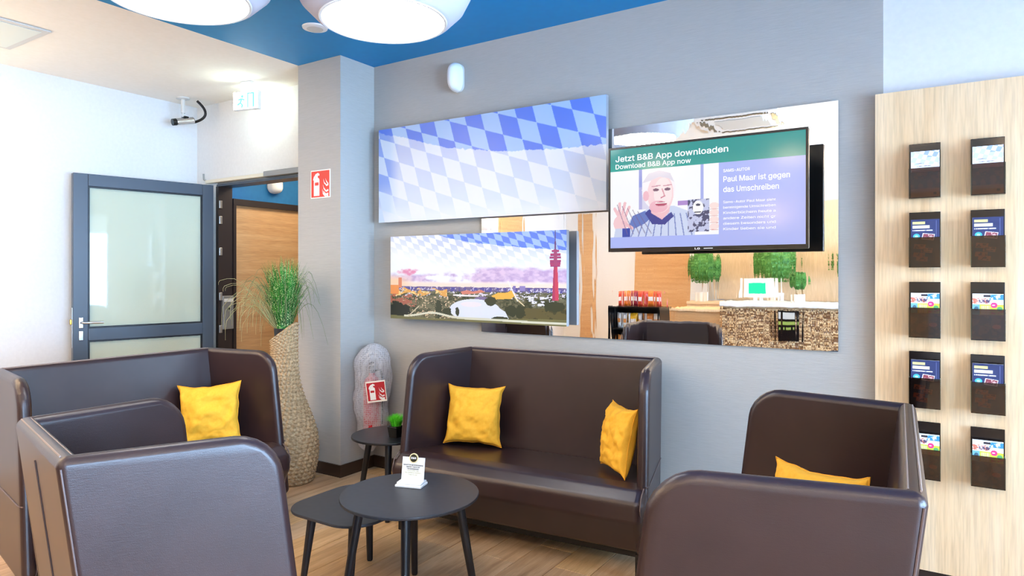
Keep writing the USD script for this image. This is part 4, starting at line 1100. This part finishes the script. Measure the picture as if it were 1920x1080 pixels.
Zc = np.where(Zg > 0.85, 0.85 + (Zg - 0.85) * (mouth - 0.85) / (1.12 - 0.85), Zg)
Rg = rr[:, None] + wv - 0.006
Rin = rr[:, None] - 0.018
ox = off[:, None]
outer = np.stack([Rg * np.cos(A_) + ox * view[0], Rg * np.sin(A_) + ox * view[1], Zc], -1)
inner = np.stack([Rin * np.cos(A_) + ox * view[0], Rin * np.sin(A_) + ox * view[1], Zc], -1)[-90:][::-1]
V_ = np.vstack([outer.reshape(-1, 3), inner.reshape(-1, 3)])
R_ = rows + 90
ii = np.arange(R_ * n).reshape(R_, n)
q = np.stack([ii[:-1], np.roll(ii[:-1], -1, 1), np.roll(ii[1:], -1, 1), ii[1:]], -1).reshape(-1, 4)
bc = len(V_); V_ = np.vstack([V_, [0, 0, 0]])
tri = np.vstack([q[:, [0, 1, 2]], q[:, [0, 2, 3]], np.stack([np.roll(ii[0], -1), ii[0], np.full(n, bc)], -1)])
obj('woven_body', trimesh.Trimesh(V_, tri, process=False), M['seagrass'], va, True)
NX, NY = VX - 0.055 * view[0], VY - 0.055 * view[1]             # axis of the neck
gr = thing('ornamental_grass', 'artificial spotted green grass with dry drooping stems in the woven vase', 'plant', (NX, NY, 0))
obj('inner_pot', lathe([(0.0, 0.84), (0.055, 0.84), (0.068, 1.05), (0.062, 1.05), (0.06, 1.03), (0.0, 1.03)], 32), M['inner_pot'], gr)
b1_ = grass_blades(520, 0.052, 0.54, 0.14, 0.0085, 15, 0.12, 0.45, 6)
def clear_of_column(m):
    lim = CY - 0.012 - NY
    y = m.vertices[:, 1]
    m.vertices[:, 1] = np.where(y > lim - 0.1, lim - 0.1 * np.exp(-np.maximum(y - lim + 0.1, 0) / 0.1), y)
    return m


obj('green_blades', clear_of_column(b1_.apply_translation((0, 0, 1.02))), M['zebra'], gr, False, kind='stuff')
g = np.random.default_rng(31); stems = []
for k in range(46):
    a_ = g.uniform(0, 2 * PI); o = np.array([math.cos(a_), math.sin(a_), 0]); ln = g.uniform(0.12, 0.30); hh = g.uniform(0.25, 0.48); dr = g.uniform(0.05, 0.32)
    stems.append(tube([o * 0.03 + o * ln * t + np.array([0, 0, 1.02 + hh * math.sin(min(t * 2.2, PI / 2 + t * 0.6)) - dr * t ** 3]) for t in np.linspace(0, 1, 9)], np.linspace(0.0022, 0.0008, 9), 4))
obj('fine_stems', clear_of_column(cat(*stems)), leaf_mat('grey_green_stem', (96, 120, 78), (140, 156, 100)), gr, True, kind='stuff')
stems = []
left = np.array([-_c, -_s, 0]) * 1.0
for k in range(60):
    a_ = g.normal(0, 0.55); o = np.array([left[0] * math.cos(a_) - left[1] * math.sin(a_), left[0] * math.sin(a_) + left[1] * math.cos(a_), 0])
    ln = g.uniform(0.12, 0.40); hh = g.uniform(0.20, 0.42); dr = g.uniform(0.0, 0.55)
    stems.append(tube([o * 0.03 + o * ln * min(1, t * 1.25) ** 0.8 + np.array([0, 0, 1.02 + hh * math.sin(min(t * 2.4, PI / 2)) - dr * max(0, t - 0.3) ** 1.5]) for t in np.linspace(0, 1, 10)], np.linspace(0.002, 0.0008, 10), 4))
obj('dry_stems', clear_of_column(cat(*stems)), M['dry'], gr, True, kind='stuff')

# ------------------------------------------------------------------ fire extinguisher under bubble wrap, in the corner
bg = thing('bubble_wrap_cover', 'clear bubble wrap hood with a red sign, hanging in the wall corner', 'cover', (-3.385, 3.447, 0), 33)
zz = np.linspace(0.165, 0.925, 64); a = np.linspace(0, 2 * PI, 96, endpoint=False)
A_, Zg = np.meshgrid(a, zz)
tz = (Zg - 0.165) / 0.76
wid = np.interp(tz, [0, 0.04, 0.12, 0.3, 0.5, 0.7, 0.86, 0.95, 1], [0.025, 0.06, 0.088, 0.11, 0.122, 0.134, 0.124, 0.09, 0.035])
n3 = meshkit.fbm(np.stack([np.cos(A_) * 1.7, np.sin(A_) * 1.7, Zg * 9], -1), 3, 8) - 0.5
bub = 0.0035 * np.clip(np.sin(A_ * 30 + (np.floor(Zg / 0.0125) % 2) * PI / 2) * np.sin(Zg / 0.0125 * PI), 0, 1)
wx = wid * (1 + 0.30 * n3) + bub
sx_ = 0.018 * np.sin(Zg * 21) * (1 - tz) + 0.03 * (tz - 0.5)
dep = wid * (0.62 + 0.25 * n3) + bub
V_ = np.stack([wx * np.cos(A_) + sx_, dep * np.sin(A_), Zg], -1).reshape(-1, 3)
ii = np.arange(64 * 96).reshape(64, 96)
q = np.stack([ii[:-1], np.roll(ii[:-1], -1, 1), np.roll(ii[1:], -1, 1), ii[1:]], -1).reshape(-1, 4)
k = len(V_); V_ = np.vstack([V_, [sx_[0, 0], 0, 0.16], [sx_[-1, 0], 0, 0.93]])
tri = np.vstack([q[:, [0, 1, 2]], q[:, [0, 2, 3]], np.stack([np.roll(ii[0], -1), ii[0], np.full(96, k)], -1), np.stack([ii[-1], np.roll(ii[-1], -1), np.full(96, k + 1)], -1)])
M['wrap'] = mat('bubble_wrap', {'t': ('texture_coordinate', {}), 'v': ('voronoi_texture', dict(scale=75, randomness=0.25)), 'r': ('rgb_ramp', dict(ramp=[(0.1, (0.10, 0.10, 0.10)), (0.6, (0.52, 0.52, 0.52))])), 'b': ('bump', dict(strength=0.6, distance=0.004, invert=True)),
                                'tr': ('transparent_bsdf', dict(color=(0.93, 0.93, 0.95))), 'd': ('principled_bsdf', dict(base_color=lin(226, 226, 230), roughness=0.25)), 'x': ('mix_closure', {})},
                [('t.object', 'v.vector'), ('v.distance', 'r.fac'), ('v.distance', 'b.height'), ('b.normal', 'd.normal'), ('tr.BSDF', 'x.closure1'), ('d.BSDF', 'x.closure2'), ('r.color', 'x.fac')], 'x.closure')
obj('wrap', trimesh.Trimesh(V_, tri, process=False), M['wrap'], bg, True)
lw = 0.125
uxl = np.array([math.cos(math.radians(7)), 0, math.sin(math.radians(7))]); uzl = np.array([-math.sin(math.radians(7)), 0, math.cos(math.radians(7))])
o0 = np.array([-0.020, -0.105, 0.66])
lab = fire_print(lw, (190, 24, 34), 0.0022)
pl_ = trimesh.creation.box((lw + 0.012, lw + 0.022, 0.002)).apply_translation((lw / 2, -lw / 2, 0)).apply_transform(frame_mat(o0 + np.array([0, 0.0015, 0]), uxl, uzl, UNY))
sp = obj('sign_card', pl_, M['sign_white'], bg, False, label='red and white fire extinguisher sign')
lab.build('sign_symbol', sp, M['paper_print'], o0, uxl, uzl)
fe = thing('fire_extinguisher', 'red fire extinguisher seen dimly through the bubble wrap', 'fire extinguisher', (-3.385, 3.447, 0), 33)
M['red'] = plain('red_enamel', (206, 26, 40), 0.3)
obj('cylinder', lathe([(0.0, 0.23), (0.058, 0.23), (0.062, 0.245), (0.062, 0.63), (0.05, 0.675), (0.022, 0.70), (0.022, 0.72), (0.0, 0.72)], 40), M['red'], fe)
obj('valve', cat(lathe([(0.0, 0.72), (0.02, 0.72), (0.02, 0.76), (0, 0.76)], 20), rbox(-0.012, 0.012, -0.06, 0.03, 0.755, 0.77, 0.004), rbox(-0.01, 0.01, -0.06, 0.02, 0.785, 0.798, 0.004)), M['black_plastic'], fe)
obj('hose', tube([(0.02, 0, 0.735), (0.06, 0, 0.74), (0.073, 0, 0.68), (0.074, 0, 0.45), (0.072, 0, 0.36)], 0.008, 10), M['black_plastic'], fe)
obj('wall_hook', bx(-0.02, 0.02, 0.05, 0.085, 0.60, 0.64), M['dark_metal'], fe, False)

# ------------------------------------------------------------------ the reception side of the room, seen in the mirror
CY0 = -1.5
rc = thing('reception_counter', 'reception counter with a pebbled front seen in the mirror', 'counter', (-1.45, CY0, 0))
obj('carcass', bx(-0.90, 0.95, -0.62, -0.03, 0.0, 1.01), M['oak'], rc, False)
M['pebble'] = mat('pebbled_front', {'t': ('texture_coordinate', {}), 'v': ('voronoi_texture', dict(scale=44)), 'r': ('rgb_ramp', dict(ramp=[(0.0, lin(244, 222, 180)), (0.42, lin(226, 190, 140)), (0.62, lin(120, 84, 54))])), 'b': ('bump', dict(strength=0.9, distance=0.02, invert=True)), 'p': ('principled_bsdf', dict(roughness=0.45))},
                    [('t.object', 'v.vector'), ('v.distance', 'r.fac'), ('r.color', 'p.base_color'), ('v.distance', 'b.height'), ('b.normal', 'p.normal')], 'p.BSDF')
obj('pebble_front', bx(-0.90, 0.95, -0.03, 0.0, 0.0, 0.99), M['pebble'], rc, False)
obj('counter_top', rbox(-0.95, 1.0, -0.66, 0.04, 1.01, 1.065, 0.008), M['white_plastic'], rc)
bp = obj('notice_plate', bx(-0.25, 0.03, 0.0, 0.02, 0.60, 0.97), M['acrylic_black'], rc, False)
obj('notice_strip', cat(bx(-0.23, 0.01, 0.02, 0.022, 0.80, 0.84), bx(-0.2, -0.02, 0.02, 0.022, 0.74, 0.77)), M['topiary_light'], bp, False)
obj('notice_photo', bx(-0.22, 0.0, 0.02, 0.022, 0.87, 0.95), M['grey_plastic'], bp, False)
wg = thing('counter_wing', 'lower pale wooden wing of the reception counter', 'counter', (-2.70, CY0 - 0.25, 0))
obj('carcass', bx(-0.34, 0.345, -0.4, 0.2, 0.0, 0.93), M['door_oak'], wg, False)
obj('wing_top', rbox(-0.35, 0.345, -0.42, 0.23, 0.93, 0.965, 0.006), M['oak'], wg)
M['topiary'] = leaf_mat('clipped_boxwood', (60, 130, 52), (120, 184, 96), 14)


def topiary(label, loc, r, zc, pot_h, group='ball topiaries behind the reception'):
    t = thing('topiary', label, 'plant', loc, 0, group)
    g = np.random.default_rng(int(abs(loc[0]) * 100))
    d = g.normal(size=(1500, 3)); d /= np.linalg.norm(d, axis=1, keepdims=True)
    c = d * r * g.uniform(0.86, 1.0, (1500, 1))
    tx = np.cross(d, g.normal(size=(1500, 3))); tx /= np.linalg.norm(tx, axis=1, keepdims=True); ty = np.cross(d, tx) + d * 0.6
    s = 0.028
    V = np.stack([c - tx * s * 0.5, c + tx * s * 0.5, c + ty * s], 1).reshape(-1, 3) + np.array([0, 0, zc])
    obj('foliage', trimesh.Trimesh(V, np.arange(len(V)).reshape(-1, 3), process=False), M['topiary'], t, False, kind='stuff')
    obj('core', trimesh.creation.icosphere(2, r * 0.86).apply_translation((0, 0, zc)), M['topiary'], t)
    obj('trunk', tube([(0, 0, pot_h - 0.02), (0, 0, zc - r * 0.7)], 0.014, 8), M['seagrass'], t)
    obj('pot', lathe([(0.0, 0.001), (0.06, 0.001), (0.08, pot_h), (0.07, pot_h), (0.065, pot_h - 0.02), (0, pot_h - 0.02)], 24), M['white_plastic'], t)
    return t


bs = thing('back_sideboard', 'pale wooden sideboard behind the reception counter', 'sideboard', (-1.6, -3.25, 0))
obj('carcass', bx(-1.7, 1.5, -0.25, 0.22, 0.0, 0.96), M['oak'], bs, False)
obj('board_top', rbox(-1.72, 1.52, -0.27, 0.25, 0.96, 1.0, 0.005), M['oak_edge'], bs)
topiary('ball topiary in a white pot at the left end of the back sideboard', (-3.08, -3.2, 1.0), 0.25, 0.53, 0.14)
topiary('largest ball topiary in the middle of the back sideboard', (-2.03, -3.2, 1.0), 0.31, 0.60, 0.14)
topiary('ball topiary at the right end of the back sideboard', (-0.98, -3.2, 1.0), 0.28, 0.58, 0.14)
topiary('small topiary standing on the reception counter', (-1.47, -1.75, 1.065), 0.1, 0.27, 0.1, None)
mo = thing('desk_monitor', 'white desk monitor with a green screen on the reception counter', 'monitor', (-1.96, -1.82, 1.065))
obj('stand', cat(rbox(-0.1, 0.1, -0.07, 0.07, 0.0005, 0.012, 0.004), rbox(-0.02, 0.02, -0.015, 0.015, 0.01, 0.1, 0.004)), M['white_plastic'], mo)
obj('casing', rbox(-0.22, 0.22, -0.012, 0.02, 0.05, 0.30, 0.008), M['white_plastic'], mo)
obj('screen', bx(-0.14, 0.1, 0.02, 0.0215, 0.10, 0.24), M['green_glow'], mo, False)
rk = thing('snack_rack', 'black tiered snack display rack seen in the mirror', 'display rack', (-3.30, -1.05, 0))
for sx in (-1, 1):
    obj('side_panel', bx(sx * 0.34 - 0.01, sx * 0.34 + 0.01, -0.2, 0.16, 0.0, 1.0), M['black_plastic'], rk, False)
obj('back_panel', bx(-0.33, 0.33, -0.2, -0.18, 0.0, 1.0), M['black_plastic'], rk, False)
for z in (0.1, 0.42, 0.70, 0.98):
    obj('shelf', bx(-0.33, 0.33, -0.18, 0.16, z, z + 0.018), M['black_plastic'], rk, False)
pk = [plain(f'snack_foil_{k}', c, 0.35) for k, c in enumerate(((214, 70, 44), (236, 120, 40), (246, 190, 40), (150, 30, 44), (240, 240, 240), (226, 150, 80)))]
pn = ('red', 'orange', 'yellow', 'dark red', 'white', 'tan')
xn = ('leftmost', 'second from left', 'centre left', 'centre right', 'second from right', 'rightmost')


def packet(loc, w, h, k, label, seed):
    t = thing('snack_packet', label, 'snack packet', loc, 0, 'snack packets on the rack')
    n = 11
    A, B_ = np.meshgrid(np.linspace(-1, 1, n), np.linspace(-1, 1, n))
    th = 0.032 * (np.clip((1 - A ** 2) * (1 - B_ ** 4), 0, 1)) ** 0.5
    x = A * w / 2 * (1 - 0.06 * (1 - B_ ** 2)); z = (B_ + 1) * h / 2
    V = np.vstack([np.stack([x, th, z], -1).reshape(-1, 3), np.stack([x, -th, z], -1).reshape(-1, 3)])
    i = np.arange(n * n).reshape(n, n); q = np.stack([i[:-1, :-1], i[1:, :-1], i[1:, 1:], i[:-1, 1:]], -1).reshape(-1, 4)
    obj('pouch', (V, np.vstack([q, q[:, ::-1] + n * n])), pk[k], t, True)
    obj('front_label', rbox(-w * 0.28, w * 0.28, 0.031, 0.034, h * 0.35, h * 0.62, 0.001), pk[4 if k != 4 else 5], t)


for tier, (z, ks) in enumerate(((0.9985, (0, 1, 3, 0, 1, 0)), (0.7185, (4, 4, 2, 4, 5, 4)), (0.4385, (5, 4, 1, 4, 5, 4)))):
    for j, k in enumerate(ks):
        packet((-3.30 - 0.265 + 0.106 * j, -1.05 + (0.02 if tier else -0.02), z), 0.10, (0.2, 0.19, 0.18)[tier], k, f'{pn[k]} snack packet, {xn[j]} on the {("top", "middle", "lower")[tier]} tier of the rack', j)
ac = thing('air_conditioner', 'square ceiling air conditioner cassette seen in the mirror', 'air conditioner', (-1.65, 0.35, 0))
obj('face', rbox(-0.42, 0.42, -0.42, 0.42, H - 0.03, H - 0.0005, 0.01), M['white_plastic'], ac)
obj('intake_grille', rbox(-0.22, 0.22, -0.22, 0.22, H - 0.036, H - 0.0302, 0.003), M['grey_plastic'], ac)
for dx, dy, w, h in ((0, 0.33, 0.28, 0.025), (0, -0.33, 0.28, 0.025), (0.33, 0, 0.025, 0.28), (-0.33, 0, 0.025, 0.28)):
    obj('outlet_slot', bx(dx - w, dx + w, dy - h, dy + h, H - 0.0345, H - 0.0302), M['black_plastic'], ac, False)
wl = thing('wall_cladding', 'tall oak cladding panel on the wall behind the reception', 'wall panel', (-3.9, YF, 0), group='oak cladding on the far walls')
obj('board', bx(-0.48, 0.48, 0.0005, 0.03, 0.02, 2.5), M['door_oak'], wl, False)
wl2 = thing('wall_cladding', 'narrow oak cladding strip in the far left corner', 'wall panel', (-5.27, YF, 0), group='oak cladding on the far walls')
obj('board', bx(-0.14, 0.14, 0.0005, 0.03, 0.02, 2.5), M['door_oak'], wl2, False)
wl3 = thing('wall_cladding', 'oak cladding panel on the left wall near the front', 'wall panel', (XL, -1.75, 0), group='oak cladding on the far walls')
obj('board', bx(0.0005, 0.03, -0.36, 0.36, 0.02, 2.5), M['door_oak'], wl3, False)
wl4 = thing('wall_cladding', 'wide warm oak cladding panel behind the back sideboard', 'wall panel', (-0.75, YF, 0), group='oak cladding on the far walls')
obj('board', bx(-2.3, 1.6, 0.0005, 0.03, 1.02, 2.5), wood('beige_cladding', (220, 196, 160), (228, 206, 174), (236, 216, 188), (5, 5, 0.4), 0.5, 2.0), wl4, False)
